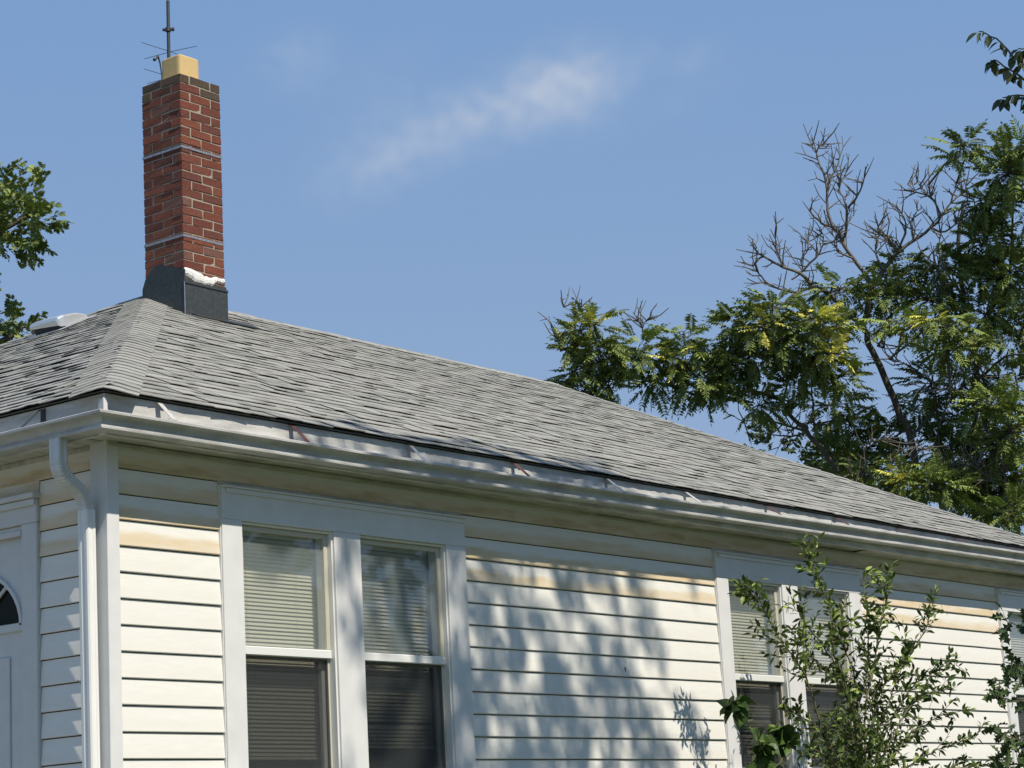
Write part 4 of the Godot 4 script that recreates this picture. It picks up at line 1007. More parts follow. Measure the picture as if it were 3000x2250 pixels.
func roof(house: Node3D) -> void:
	var rf := Node3D.new()
	rf.name = "roof"
	house.add_child(rf)
	var top := EAVE + PITCH * RUN
	var e := EAVE - 0.004
	var A := Vector3(-OVER, e, OVER)
	var B := Vector3(RIDGE_END + 1.9, e, OVER)
	var C := Vector3(RIDGE_END + 1.9, e, -WIDTH - OVER)
	var D := Vector3(-OVER, e, -WIDTH - OVER)
	var P := Vector3(-OVER + RUN, top - 0.004, OVER - RUN)
	var Q := Vector3(RIDGE_END, top - 0.004, OVER - RUN)
	var kk := 0.014 / RUN
	A = A.lerp(P, kk); D = D.lerp(P, kk); B = B.lerp(Q, kk); C = C.lerp(Q, kk)
	# deck under the shingles, with a closed underside
	var deck := Mb.new()
	deck.quad(A, B, Q, P); deck.tri(D, A, P); deck.tri(B, C, Q); deck.quad(C, D, P, Q)
	var dn := Vector3(0, -0.007, 0)
	deck.quad(A + dn, P + dn, Q + dn, B + dn); deck.tri(D + dn, P + dn, A + dn); deck.tri(B + dn, Q + dn, C + dn); deck.quad(C + dn, Q + dn, P + dn, D + dn)
	deck.quad(A + dn, B + dn, B, A); deck.quad(D + dn, A + dn, A, D); deck.quad(B + dn, C + dn, C, B); deck.quad(C + dn, D + dn, D, C)
	build(rf, "deck", deck, M.shingle_under)
	var shapes := []
	for i in 8: shapes.append(shingle_shape(300 + i))
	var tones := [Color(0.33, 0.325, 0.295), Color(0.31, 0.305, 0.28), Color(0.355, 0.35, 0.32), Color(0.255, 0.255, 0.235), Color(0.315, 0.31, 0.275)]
	var meshes := {}
	for i in 8:
		for j in 5:
			var mb := Mb.new()
			mb.put(shapes[i], Transform3D.IDENTITY, tones[j])
			meshes[i * 5 + j] = mb.mesh(M.shingle)
	var k := sqrt(1.0 + PITCH * PITCH)
	var step := 0.122
	var cam := Vector3(-7.1178, -1.9432, 7.9493)
	var all := []
	var wave := FastNoiseLite.new()
	wave.seed = 5
	wave.frequency = 0.9
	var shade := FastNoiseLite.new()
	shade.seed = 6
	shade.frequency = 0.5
	for face in 2:
		var rows := int(RUN * k / step) + 1
		for i in rows:
			var d := i * step
			var h := minf(d / k, RUN - 0.02)
			var lo := 0.0
			var hi := 0.0
			var ax := Vector3(1, 0, 0)
			var o := Vector3.ZERO
			if face == 0:
				lo = -OVER + h + 0.05; hi = RIDGE_END + 1.9 - 1.9 * h / RUN - 0.04
				o = Vector3(0, EAVE + PITCH * h, OVER - h)
			else:
				lo = -WIDTH - OVER + h + 0.05; hi = OVER - h - 0.05
				ax = Vector3(0, 0, 1)
				o = Vector3(-OVER + h, EAVE + PITCH * h, 0)
			var up := (Vector3(0, PITCH, -1) if face == 0 else Vector3(1, PITCH, 0)).normalized()
			var nrm := ax.cross(up)
			var x := lo - rng.randf() * 0.25
			while x < hi:
				var w := rng.randf_range(0.10, 0.30)
				var a := maxf(x, lo)
				var b := minf(x + w, hi)
				x += w + 0.0015
				if b - a < 0.02: continue
				var q := o + ax * a
				var lifted: float = 0.0035 * wave.get_noise_2d(a * 2.0 + face * 50.0, i * 0.7) + (0.004 if rng.randf() < 0.25 else 0.0)
				var skew := 0.0
				if a <= lo + 0.0001: skew = 1.0 / k
				elif b >= hi - 0.0001: skew = -(1.9 / RUN if face == 0 else 1.0) / k
				var bas := Basis(ax * (b - a), up + ax * skew, nrm)
				var t := Transform3D(bas, q + nrm * (0.001 + lifted) - up * ((0.02 if i > 0 else 0.004) + 0.003 * wave.get_noise_2d(a, i * 3.3)))
				var tn := rng.randi() % 5
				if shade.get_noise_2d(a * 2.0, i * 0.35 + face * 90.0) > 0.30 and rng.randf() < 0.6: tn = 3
				all.append([(q.distance_to(cam) if a < 9.5 and (face == 0 or a > -3.4) else 99.0), rng.randi() % 8, tn, t])
	all.sort_custom(func(p, q): return p[0] < q[0])
	var rest := Mb.new()
	for i in all.size():
		var s: Array = all[i]
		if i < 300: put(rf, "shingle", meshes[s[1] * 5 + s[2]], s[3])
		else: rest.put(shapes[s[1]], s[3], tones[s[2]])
	stuff(build(rf, "shingle_field", rest, M.shingle))
	caps(rf, A, P, Vector3(0, 1, PITCH), Vector3(-PITCH, 1, 0), 0.140)
	caps(rf, D, P, Vector3(-PITCH, 1, 0), Vector3(0, 1, -PITCH), 0.140)
	caps(rf, B, Q, Vector3(1.06, 1, 0), Vector3(0, 1, PITCH), 0.140)
	caps(rf, Q, P, Vector3(0, 1, -PITCH), Vector3(0, 1, PITCH), 0.140)

# bent cap shingles along a hip or the ridge, from a to b, over the faces with the given normals
func caps(rf: Node3D, a: Vector3, b: Vector3, n1: Vector3, n2: Vector3, step: float) -> void:
	var dir := (b - a).normalized()
	n1 = n1.normalized(); n2 = n2.normalized()
	var w1 := n1.cross(dir).normalized()
	var w2 := -n2.cross(dir).normalized()
	if w1.dot(n2) > 0.0: w1 = -w1
	if w2.dot(n1) > 0.0: w2 = -w2
	var mid := (n1 + n2).normalized()
	var meshes := []
	var tones := [Color(0.33, 0.325, 0.295), Color(0.305, 0.30, 0.275), Color(0.355, 0.35, 0.32)]
	for v in 6:
		var r := RandomNumberGenerator.new()
		r.seed = 640 + v
		var m := Mb.new()
		m.tone = tones[v % 3]
		var rows := []
		for e in [[-0.03, 0.0150, 0.0200], [0.20, 0.0080, 0.0110]]:
			var bot := []
			var top := []
			for q in [-0.165, -0.11, -0.06, -0.025, 0.0, 0.025, 0.06, 0.11, 0.165]:
				var side: Vector3 = (w1 if q < 0.0 else w2) * absf(q)
				var n: Vector3 = n1.lerp(n2, smoothstep(-0.05, 0.05, q)).normalized()
				var fall := -mid * 0.006 * exp(-q * q / 0.0008)
				var j: float = r.randf_range(-0.002, 0.003) if e[0] < 0.0 else 0.0
				var p: Vector3 = dir * (e[0] + j) + side + fall
				bot.append(p + n * (e[1] + 0.002 + maxf(j, 0.0) * 0.5))
				top.append(p + n * (e[2] + 0.002 + maxf(j, 0.0) * 0.5))
			rows.append([bot, top])
		for i in 8:
			m.quad(rows[0][1][i], rows[0][1][i + 1], rows[1][1][i + 1], rows[1][1][i])
			m.quad(rows[0][0][i], rows[0][0][i + 1], rows[0][1][i + 1], rows[0][1][i])
			m.quad(rows[0][0][i + 1], rows[0][0][i], rows[1][0][i], rows[1][0][i + 1])
		for i in [0, 8]:
			m.quad(rows[0][0][i], rows[0][1][i], rows[1][1][i], rows[1][0][i])
		meshes.append(m.mesh(M.shingle))
	var n := int(a.distance_to(b) / step)
	for i in n:
		var jig := Basis(mid, rng.randf_range(-0.008, 0.008))
		put(rf, "cap_shingle", meshes[rng.randi() % 6], Transform3D(jig, a + dir * (i * step + 0.02) + mid * rng.randf_range(0.0, 0.0012)))

func roof_vent(house: Node3D) -> void:
	var v := Node3D.new()
	v.name = "roof_vent"
	house.add_child(v)
	var k := sqrt(1.0 + PITCH * PITCH)
	var ax := Vector3(0, 0, 1)
	var up := Vector3(1, PITCH, 0) / k
	var nr := ax.cross(up)
	var x := 3.02
	var org := Vector3(x, EAVE + PITCH * (x + OVER), -4.0) + nr * 0.02
	v.transform = Transform3D(Basis(ax, up, nr).scaled_local(Vector3(0.66, 0.70, 0.82)), org)
	var base := Mb.new()
	base.cbox(Vector3(-0.30, -0.04, -0.004), Vector3(0.26, 0.52, 0.004), 0.002)
	build(v, "base_plate", base, M.vent_metal)
	var rows := []
	# slant-back hood: section along the slope, highest downslope
	for q in [[0.0, 0.035, 0.085, 0.225], [0.02, 0.022, 0.108, 0.235], [0.10, 0.006, 0.112, 0.235], [0.30, 0.006, 0.085, 0.225], [0.42, 0.006, 0.05, 0.20], [0.46, 0.006, 0.02, 0.19]]:
		var y: float = q[0]
		var w: float = q[3]
		rows.append([Vector3(-w, y, q[1]), Vector3(-w, y, q[2] - 0.02), Vector3(-w + 0.012, y, q[2] - 0.005), Vector3(-w + 0.035, y, q[2]), Vector3(0, y, q[2] + 0.004), Vector3(w - 0.035, y, q[2]), Vector3(w - 0.012, y, q[2] - 0.005), Vector3(w, y, q[2] - 0.02), Vector3(w, y, q[1])])
	for row in rows: row.reverse()
	var hood := Mb.new()
	hood.sweep(rows)
	var f: Array = rows[0]
	for i in range(1, f.size() - 2): hood.tri(f[0], f[i + 1], f[i])
	build(v, "hood", hood, M.vent_metal)
	boxes(v, "louvre", M.strap_dark, [[Vector3(-0.2, 0.03, 0.004), Vector3(0.2, 0.06, 0.05)]], 0.002)

# ---------------------------------------------------------------- chimney and mast

const CH := Vector3(3.666, 3.817, -3.257)   # top corner shared by the two faces in view
const CW := 0.406

func brick_shape(sd: int, length: float) -> Mb:
	var m := Mb.new()
	m.cbox(Vector3(-length * 0.5, -0.0303, -0.046), Vector3(length * 0.5, 0.0303, 0.046), 0.003)
	var moved := {}
	var r := RandomNumberGenerator.new()
	r.seed = sd
	for i in m.v.size():
		var key := "%.4f %.4f %.4f" % [m.v[i].x, m.v[i].y, m.v[i].z]
		if not moved.has(key): moved[key] = Vector3(r.randf_range(-0.003, 0.003), r.randf_range(-0.0022, 0.0022), r.randf_range(-0.0032, 0.0032))
		m.v[i] += moved[key]
	for i in range(0, m.v.size(), 3):
		var nn := (m.v[i + 2] - m.v[i]).cross(m.v[i + 1] - m.v[i]).normalized()
		for j in 3: m.n[i + j] = nn
	return m

func chimney(house: Node3D) -> void:
	var ch := Node3D.new()
	ch.name = "chimney"
	house.add_child(ch)
	var x0 := CH.x
	var x1 := CH.x + CW
	var z1 := CH.z
	var z0 := CH.z - CW
	var rows := 29
	var course := 0.0677
	boxes(ch, "mortar_core", M.mortar, [[Vector3(x0 + 0.0035, CH.y - rows * course, z0 + 0.0035), Vector3(x1 - 0.0035, CH.y - 0.002, z1 - 0.0035)]], 0.002)
	var tones := [Color(0.25, 0.068, 0.038), Color(0.285, 0.078, 0.044), Color(0.215, 0.06, 0.036), Color(0.26, 0.08, 0.05), Color(0.19, 0.06, 0.042), Color(0.295, 0.088, 0.05), Color(0.25, 0.115, 0.085), Color(0.12, 0.08, 0.052), Color(0.15, 0.11, 0.062)]
	var meshes := []
	for t in tones:
		for v in 5:
			var m := Mb.new()
			m.put(brick_shape(70 + v * 5, 0.199 + 0.001 * (v % 3)), Transform3D.IDENTITY, t)
			meshes.append(m.mesh(M.brick))
	var turn := Basis.from_euler(Vector3(0, PI / 2, 0))
	for i in rows:
		var y := CH.y - 0.0325 - i * course
		var spots := []
		var cx := (x0 + x1) * 0.5
		var cz := (z0 + z1) * 0.5
		if i % 2 == 1:
			for s in [-1.0, 1.0]:
				for q in [-0.1045, 0.1045]: spots.append([Vector3(cx + q, y, cz + s * 0.157), Basis.IDENTITY])
				spots.append([Vector3(cx + s * 0.157, y, cz), turn])
		else:
			for s in [-1.0, 1.0]:
				for q in [-0.1045, 0.1045]: spots.append([Vector3(cx + s * 0.157, y, cz + q), turn])
				spots.append([Vector3(cx, y, cz + s * 0.157), Basis.IDENTITY])
		for s in spots:
			var t := rng.randi() % 7
			if t == 6 and rng.randf() < 0.6: t = 2
			if i == 0: t = 7 if rng.randf() < 0.75 else 4
			elif i == 1: t = [8, 7, 4, 2][rng.randi() % 4]
			var jig := Vector3(rng.randf_range(-0.0016, 0.0016), rng.randf_range(-0.002, 0.002), rng.randf_range(-0.0016, 0.0016))
			put(ch, "brick", meshes[t * 5 + rng.randi() % 5], Transform3D(s[1] * Basis.from_euler(Vector3(0, 0, rng.randf_range(-0.012, 0.012))), s[0] + jig))
	# mortar wash and clay flue liner
	var wash := Mb.new()
	var cx := (x0 + x1) * 0.5
	var cz := (z0 + z1) * 0.5
	wash.hexa([Vector3(x0 + 0.01, CH.y - 0.004, z1 - 0.01), Vector3(x1 - 0.01, CH.y - 0.004, z1 - 0.01), Vector3(x1 - 0.01, CH.y - 0.004, z0 + 0.01), Vector3(x0 + 0.01, CH.y - 0.004, z0 + 0.01),
		Vector3(cx - 0.10, CH.y + 0.035, cz + 0.10), Vector3(cx + 0.10, CH.y + 0.035, cz + 0.10), Vector3(cx + 0.10, CH.y + 0.035, cz - 0.10), Vector3(cx - 0.10, CH.y + 0.035, cz - 0.10)])
	build(ch, "mortar_wash", wash, M.mortar)
	var ringz := []
	for e in [[0.105, -0.05], [0.105, 0.195], [0.101, 0.203], [0.092, 0.203], [0.086, 0.196], [0.086, -0.05]]:
		var row := []
		for q in 24:
			var a := TAU * q / 24.0
			var sx := signf(cos(a)) * pow(absf(cos(a)), 0.28)
			var sz := signf(sin(a)) * pow(absf(sin(a)), 0.28)
			row.append(Vector3(cx + sx * e[0], CH.y + e[1], cz - sz * e[0]))
		ringz.append(row)
	var flue := Mb.new()
	flue.sweep(ringz, true)
	build(ch, "flue_liner", flue, M.clay)
	boxes(ch, "flue_throat", M.soot, [[Vector3(cx - 0.09, CH.y + 0.01, cz - 0.09), Vector3(cx + 0.09, CH.y + 0.03, cz + 0.09)]], 0.001)
	# steel bands that hold the mast
	for y in [3.242, 2.567]:
		var m := Mb.new()
		var p := 0.005
		for b in [[Vector3(x0 - p, y, z1), Vector3(x1 + p, y + 0.018, z1 + p)], [Vector3(x0 - p, y, z0 - p), Vector3(x1 + p, y + 0.018, z0)], [Vector3(x0 - p, y, z0 + 0.0005), Vector3(x0, y + 0.018, z1 - 0.0005)], [Vector3(x1, y, z0 + 0.0005), Vector3(x1 + p, y + 0.018, z1 - 0.0005)]]:
			m.cbox(b[0], b[1], 0.001)
		build(ch, "steel_band", m, M.galvanised)
	# torn patch of white sealant
	var r := RandomNumberGenerator.new()
	r.seed = 9
	var topl := []
	var botl := []
	var nseg := 16
	for i in nseg + 1:
		var t := float(i) / nseg
		topl.append(Vector2(lerpf(x0 - 0.002, x1 - 0.008, t), 2.325 + 0.012 * sin(t * 9.0) - 0.020 * t + r.randf_range(-0.008, 0.008)))
		botl.append(Vector2(lerpf(x0 - 0.002, x1 - 0.008, t), 2.275 - 0.045 * smoothstep(0.05, 0.35, t) + 0.045 * smoothstep(0.65, 0.85, t) + r.randf_range(-0.008, 0.008)))
	var se := Mb.new()
	for i in nseg:
		var zf := z1 + 0.001
		var zo := z1 + 0.012
		var a := Vector3(botl[i].x, botl[i].y, zf)
		var b := Vector3(botl[i + 1].x, botl[i + 1].y, zf)
		var c := Vector3(topl[i + 1].x, topl[i + 1].y, zf)
		var d := Vector3(topl[i].x, topl[i].y, zf)
		var lo := Vector3(botl[i].x, lerpf(botl[i].y, topl[i].y, 0.3), zo + r.randf_range(0, 0.003))
		var lo2 := Vector3(botl[i + 1].x, lerpf(botl[i + 1].y, topl[i + 1].y, 0.3), zo)
		var hi := Vector3(topl[i].x, lerpf(botl[i].y, topl[i].y, 0.75), zo)
		var hi2 := Vector3(topl[i + 1].x, lerpf(botl[i + 1].y, topl[i + 1].y, 0.75), zo)
		se.quad(a, b, lo2, lo); se.quad(lo, lo2, hi2, hi); se.quad(hi, hi2, c, d)
	build(ch, "sealant_patch", se, M.sealant)
	# sheet-metal flashing, smeared with roof tar
	var fl := Mb.new()
	var g := 0.014
	fl.hexa([Vector3(x0 - g, 1.90, z1 + g), Vector3(x1 + g, 1.90, z1 + g), Vector3(x1 + g, 1.90, z1), Vector3(x0 - g, 1.90, z1), Vector3(x0 - g, 2.225, z1 + g), Vector3(x1 + g, 2.215, z1 + g), Vector3(x1 + g, 2.221, z1), Vector3(x0 - g, 2.232, z1)])
	build(ch, "apron_flashing", fl, M.flashing)
	boxes(ch, "flashing_hem", M.galvanised, [[Vector3(x0 - g - 0.003, 1.93, z1 + g - 0.004), Vector3(x0 - g + 0.004, 2.225, z1 + g + 0.003)]], 0.002)
	boxes(ch, "flashing_hem", M.flashing, [[Vector3(x0 - g + 0.006, 2.212, z1 + g + 0.0005), Vector3(x1 + g + 0.004, 2.228, z1 + g + 0.007)]], 0.002)
	var sm := Mb.new()
	for i in 10:
		var xa := lerpf(x0 - 0.003, x1 + 0.012, i / 10.0)
		var xb := lerpf(x0 - 0.003, x1 + 0.012, (i + 1) / 10.0)
		var ya := 2.245 + 0.035 * absf(sin(i * 1.7)) * (1.0 - i / 14.0)
		var yb := 2.245 + 0.035 * absf(sin((i + 1) * 1.7)) * (1.0 - (i + 1) / 14.0)
		sm.quad(Vector3(xa, 2.20, z1 + 0.010), Vector3(xb, 2.20, z1 + 0.010), Vector3(xb, yb, z1 + 0.003), Vector3(xa, ya, z1 + 0.003))
	build(ch, "tar_smear", sm, M.tar)
	var side := Mb.new()
	var pts := [Vector2(z1 + g - 0.001, 1.90), Vector2(z1 + g - 0.001, 2.315), Vector2(z1 - 0.02, 2.325), Vector2(-3.42, 2.375), Vector2(-3.50, 2.405), Vector2(-3.54, 2.402), Vector2(-3.60, 2.365), Vector2(-3.655, 2.315), Vector2(-3.685, 2.25), Vector2(-3.692, 2.10), Vector2(-3.66, 2.0)]
	for e in [0.0, 1.0]:
		var xx: float = x0 - (0.012 if e == 0.0 else 0.0)
		for i in range(1, pts.size() - 1):
			side.tri(Vector3(xx, pts[0].y, pts[0].x), Vector3(xx, pts[i].y, pts[i].x), Vector3(xx, pts[i + 1].y, pts[i + 1].x))
	for i in pts.size() - 1:
		side.quad(Vector3(x0 - 0.012, pts[i].y, pts[i].x), Vector3(x0, pts[i].y, pts[i].x), Vector3(x0, pts[i + 1].y, pts[i + 1].x), Vector3(x0 - 0.012, pts[i + 1].y, pts[i + 1].x))
	build(ch, "side_flashing", side, M.flashing)
	var apron := Mb.new()
	var k := sqrt(1.0 + PITCH * PITCH)
	var nr := Vector3(0, 1, PITCH) / k
	var up := Vector3(0, PITCH, -1) / k
	var b0 := Vector3(3.72, EAVE + PITCH * (OVER - z1), z1) + nr * 0.018 - up * 0.075
	var w := Vector3(0.66, 0, 0)
	apron.hexa([b0, b0 + w, b0 + w + up * 0.12, b0 + up * 0.12, b0 + nr * 0.007, b0 + w + nr * 0.007, b0 + w + up * 0.12 + nr * 0.007, b0 + up * 0.12 + nr * 0.007])
	build(ch, "apron_flange", apron, M.tar)

func antenna() -> void:
	var a := thing("antenna_mast", "dark steel antenna mast strapped behind the brick chimney", "antenna", "", Vector3(3.972, 2.45, -3.70))
	var m := Mb.new()
	m.tube([Vector3.ZERO, Vector3(0.006, 1.1, 0), Vector3(0.014, 2.15, 0)], [0.0135, 0.0135, 0.0135], 12)
	build(a, "pole", m, M.mast_metal)
	var cl := Mb.new()
	var y := 1.915
	var rt := Vector3(0.618, 0, 0.786)
	cl.tube([Vector3(0.01, y - 0.016, 0), Vector3(0.01, y + 0.016, 0)], [0.021, 0.021], 10)
	cl.tube([Vector3(0.01, y, 0) - rt * 0.042, Vector3(0.01, y, 0) + rt * 0.046], [0.012, 0.012], 6)
	cl.tube([Vector3(0.01, y, 0) + rt * 0.040 - Vector3(0, 0.014, 0), Vector3(0.01, y, 0) + rt * 0.040 + Vector3(0, 0.014, 0)], [0.008, 0.008], 6)
	build(a, "clamp", cl, M.mast_metal)
	var away := Vector3(0.793, 0, -0.609)
	for q in [[1.735, -26.0, 0.24], [1.735, 53.0, 0.30], [1.53, -26.0, 0.22], [1.53, 53.0, 0.28]]:
		var d := rt * cos(deg_to_rad(q[1])) + away * sin(deg_to_rad(q[1]))
		var c := Vector3(0.03, q[0], 0.0)
		var rod := Mb.new()
		rod.tube([c - d * q[2], c + Vector3(0, 0.006, 0), c + d * q[2]], [0.0022, 0.0025, 0.0022], 5)
		build(a, "antenna_rod", rod, M.mast_metal)
	var br := Mb.new()
	br.tube([Vector3(-0.16, 1.62, 0.02), Vector3(-0.12, 1.66, 0.02), Vector3(-0.10, 1.61, 0.02), Vector3(-0.085, 1.52, 0.02), Vector3(-0.08, 1.40, 0.02)], [0.013, 0.010, 0.006, 0.005, 0.005], 6)
	build(a, "cable", br, M.mast_metal)
	for yy in [0.80, 0.125]:
		boxes(a, "bracket", M.galvanised, [[Vector3(-0.03, yy, 0.010), Vector3(0.035, yy + 0.022, 0.033)]], 0.002)

func blinds() -> void:
	var labels := ["sunlit cream mini blind hanging full length in the window half beside the downspout corner",
		"leaf-shadowed cream mini blind raised a little, with gaps between its lowest slats",
		"cream mini blind in the shrub-side window, behind the sash that shows clear of leaves",
		"cream mini blind mostly hidden behind the tall leafy shrub",
		"cream mini blind in the far end window partly behind lobed leaves"]
	var list := [[0, 0, -1.40], [0, 1, -1.335], [1, 0, -1.46], [1, 1, -1.40], [2, 0, -1.42]]
	for i in 5:
		var x0: float = WIN_X[list[i][0]] + OPEN[list[i][1]][0] + 0.015
		var x1: float = WIN_X[list[i][0]] + OPEN[list[i][1]][1] - 0.015
		var w := x1 - x0
		var b := thing("window_blind", labels[i], "blind", "cream mini blinds inside the windows", Vector3(x0, -0.215, -0.122))
		boxes(b, "head_rail", M.blind, [[Vector3(0, -0.025, -0.013), Vector3(w, 0.0, 0.013)]])
		var shapes := []
		for v in 4:
			var m := Mb.new()
			var r := RandomNumberGenerator.new()
			r.seed = 500 + v
			var rows := []
			for q in 5:
				var t := q / 4.0 - 0.5
				var bow := 0.0022 * (1.0 - 4.0 * t * t)
				rows.append([Vector3(0, t * 0.0225 + r.randf_range(-0.0006, 0.0006) - bow * 0.3, -t * 0.0125 + bow), Vector3(w, t * 0.0225 - bow * 0.3, -t * 0.0125 + bow)])
			m.sweep(rows)
			shapes.append(m.mesh(M.blind))
		var y := -0.04
		var n := 0
		while y > list[i][2] + 0.215 + 0.02:
			var skip := false
			if i == 1 and y < -0.97 and n % 6 in [3]: skip = true
			if i == 2 and y < -0.80 and n % 5 in [1]: skip = true
			if not skip:
				var sag := rng.randf_range(-0.003, 0.003) * (2.0 if (i == 2 and y < -0.7) else 1.0)
				put(b, "slat", shapes[rng.randi() % 4], Transform3D(Basis.from_euler(Vector3(rng.randf_range(-0.08, 0.08), 0, sag)), Vector3(0, y, 0)))
			y -= 0.0209
			n += 1
		boxes(b, "bottom_rail", M.blind, [[Vector3(0, y - 0.012, -0.011), Vector3(w, y + 0.004, 0.011)]], 0.003)
		for cxx in [0.22, 0.78]:
			var c := Mb.new()
			c.tube([Vector3(w * cxx, -0.02, 0.0145), Vector3(w * cxx, y, 0.0145)], [0.001, 0.001], 4)
			build(b, "ladder_cord", c, M.cord)

# ---------------------------------------------------------------- plants

func curve(pts: Array, r0: float, r1: float, r: RandomNumberGenerator, jitter := 0.0, per := 3) -> Array:
	var path := []
	var radii := []
	var n := pts.size()
	for i in n - 1:
		var p0: Vector3 = pts[maxi(i - 1, 0)]
		var p3: Vector3 = pts[mini(i + 2, n - 1)]
		for s in per:
			var t := float(s) / per
			var p: Vector3 = pts[i].cubic_interpolate(pts[i + 1], p0, p3, t)
			if i + s > 0: p += Vector3(r.randf_range(-1, 1), r.randf_range(-1, 1), r.randf_range(-1, 1)) * jitter
			path.append(p)
			radii.append(lerpf(r0, r1, (i + t) / (n - 1)))
	path.append(pts[n - 1])
	radii.append(r1)
	return [path, radii]

func rand_dir(r: RandomNumberGenerator) -> Vector3:
	return Vector3(r.randfn(), r.randfn(), r.randfn()).normalized()

func aim(dir: Vector3, roll: float) -> Basis: # x along dir
	var x := dir.normalized()
	var z := x.cross(Vector3.UP if absf(x.y) < 0.95 else Vector3.RIGHT).normalized()
	var y := z.cross(x)
	return Basis(x, y, z).rotated(x, roll)

func frond_shape(sd: int, pairs: int) -> Mb:
	var r := RandomNumberGenerator.new()
	r.seed = sd
	var m := Mb.new()
	var curl := r.randf_range(0.18, 0.42)
	var at := func(t: float) -> Vector3: return Vector3(t, -curl * t * t, 0.0)
	for i in 4:
		var a: Vector3 = at.call(i / 4.0)
		var b: Vector3 = at.call((i + 1) / 4.0)
		m.quad(a + Vector3(0, 0, -0.008), a + Vector3(0, 0, 0.008), b + Vector3(0, 0, 0.006), b + Vector3(0, 0, -0.006))
	for i in pairs + 1:
		var t := 0.2 + 0.8 * i / pairs
		var p: Vector3 = at.call(t)
		for s in ([-1.0, 1.0] if i < pairs else [0.0]):
			var d := Vector3(0.30 + (0.8 if s == 0.0 else 0.0) + r.randf_range(-0.1, 0.15), -0.35 + r.randf_range(-0.35, 0.2), s).normalized()
			var l := 0.30 * (1.0 - 0.75 * absf(t - 0.5)) * r.randf_range(0.85, 1.15)
			var side := d.cross(Vector3(0, 1, 0)).normalized() * l * 0.22
			var tip := p + d * l + Vector3(0, -0.03, 0)
			var q := p + d * l * 0.4
			var fold := Vector3(0, 0.018, 0)
			m.tri(p, q + side + fold, tip)
			m.tri(p, tip, q - side + fold)
	return m

func leaf_shape(sd: int, wide: float, kind := 0) -> Mb: # length 1 along x, folded along the midrib
	var r := RandomNumberGenerator.new()
	r.seed = sd
	var m := Mb.new()
	var out: Array
	if kind == 0: out = [Vector2(0.0, 0.0), Vector2(0.12, 0.0), Vector2(0.32, 0.42), Vector2(0.58, 0.46), Vector2(0.82, 0.24), Vector2(1.0, 0.0)]
	elif kind == 1: out = [Vector2(0.0, 0.0), Vector2(0.06, 0.0), Vector2(0.02, 0.36), Vector2(0.25, 0.58), Vector2(0.55, 0.46), Vector2(0.80, 0.20), Vector2(1.0, 0.0)]
	else: out = [Vector2(0.0, 0.0), Vector2(0.10, 0.02), Vector2(0.16, 0.30), Vector2(0.30, 0.16), Vector2(0.42, 0.52), Vector2(0.54, 0.20), Vector2(0.68, 0.42), Vector2(0.80, 0.12), Vector2(1.0, 0.0)]
	var droop := r.randf_range(0.08, 0.30)
	var twist := r.randf_range(-0.15, 0.15)
	for s in [-1.0, 1.0]:
		for i in out.size() - 1:
			var a: Vector2 = out[i]
			var b: Vector2 = out[i + 1]
			var pa := Vector3(a.x, -droop * a.x * a.x + 0.28 * a.y * wide, s * a.y * wide + twist * a.x * a.x)
			var pb := Vector3(b.x, -droop * b.x * b.x + 0.28 * b.y * wide, s * b.y * wide + twist * b.x * b.x)
			var ma := Vector3(a.x, -droop * a.x * a.x, twist * a.x * a.x)
			var mb := Vector3(b.x, -droop * b.x * b.x, twist * b.x * b.x)
			if s > 0.0:
				m.quad(ma, pa, pb, mb)
			else:
				m.quad(ma, mb, pb, pa)
	return m

func cluster_shape(sd: int, count: int, size: float, wide: float, kind := 0) -> Mb: # leaves along a short twig of length 1 times size
	var r := RandomNumberGenerator.new()
	r.seed = sd
	var m := Mb.new()
	var leaf := leaf_shape(sd + 1, wide, kind)
	for i in count:
		var t := 0.15 + 0.85 * i / count
		var d := Vector3(0.6, r.randf_range(-0.5, 0.35), r.randf_range(-1.3, 1.3)).normalized()
		var b := aim(d, r.randf_range(-0.7, 0.7)).scaled_local(Vector3.ONE * size * r.randf_range(0.7, 1.15))
		m.put(leaf, Transform3D(b, Vector3(t * 0.25, -0.05 * t * t, 0.0) + d * 0.012), Color.WHITE)
	m.tube([Vector3.ZERO, Vector3(0.13, -0.01, 0), Vector3(0.25, -0.05, 0)], [0.003, 0.0025, 0.001], 4)
	return m

func tree_wood(t: Node3D, limbs: Array, origin: Vector3, sd: int, twiggy: float) -> Array:
	var r := RandomNumberGenerator.new()
	r.seed = sd
	var points := []
	for l in limbs:
		var pts := []
		for p in l[3]: pts.append(p - origin)
		var c := curve(pts, l[1], l[2], r, l[1] * 0.35, 3)
		var m := Mb.new()
		m.tube(c[0], c[1], 7 if l[0] != "bare" else 5)
		var bare: bool = l[0] == "bare"
		if bare:
			var n := int(c[0].size() * twiggy)
			for k in n:
				var i := r.randi_range(2, c[0].size() - 1)
				var p: Vector3 = c[0][i]
				var dir: Vector3 = (c[0][i] - c[0][i - 1]).normalized()
				var d := (dir * 0.5 + rand_dir(r) * 0.9 + Vector3(0, 0.35, 0)).normalized()
				var len := r.randf_range(0.10, 0.42)
				var p1 := p + d * len * 0.5
				var p2 := p1 + (d + rand_dir(r) * 0.5 + Vector3(0, 0.25, 0)).normalized() * len * 0.5
				m.tube([p, p1, p2], [0.0105, 0.008, 0.005], 4)
				if r.randf() < 0.6: m.tube([p1, p1 + (d + rand_dir(r) * 0.9).normalized() * len * 0.4], [0.006, 0.004], 4)
		build(t, {"trunk": "trunk", "limb": "limb", "bare": "bare_branch"}[l[0]], m, M.bark_pale if bare else M.bark)
		points.append_array(c[0])
	return points

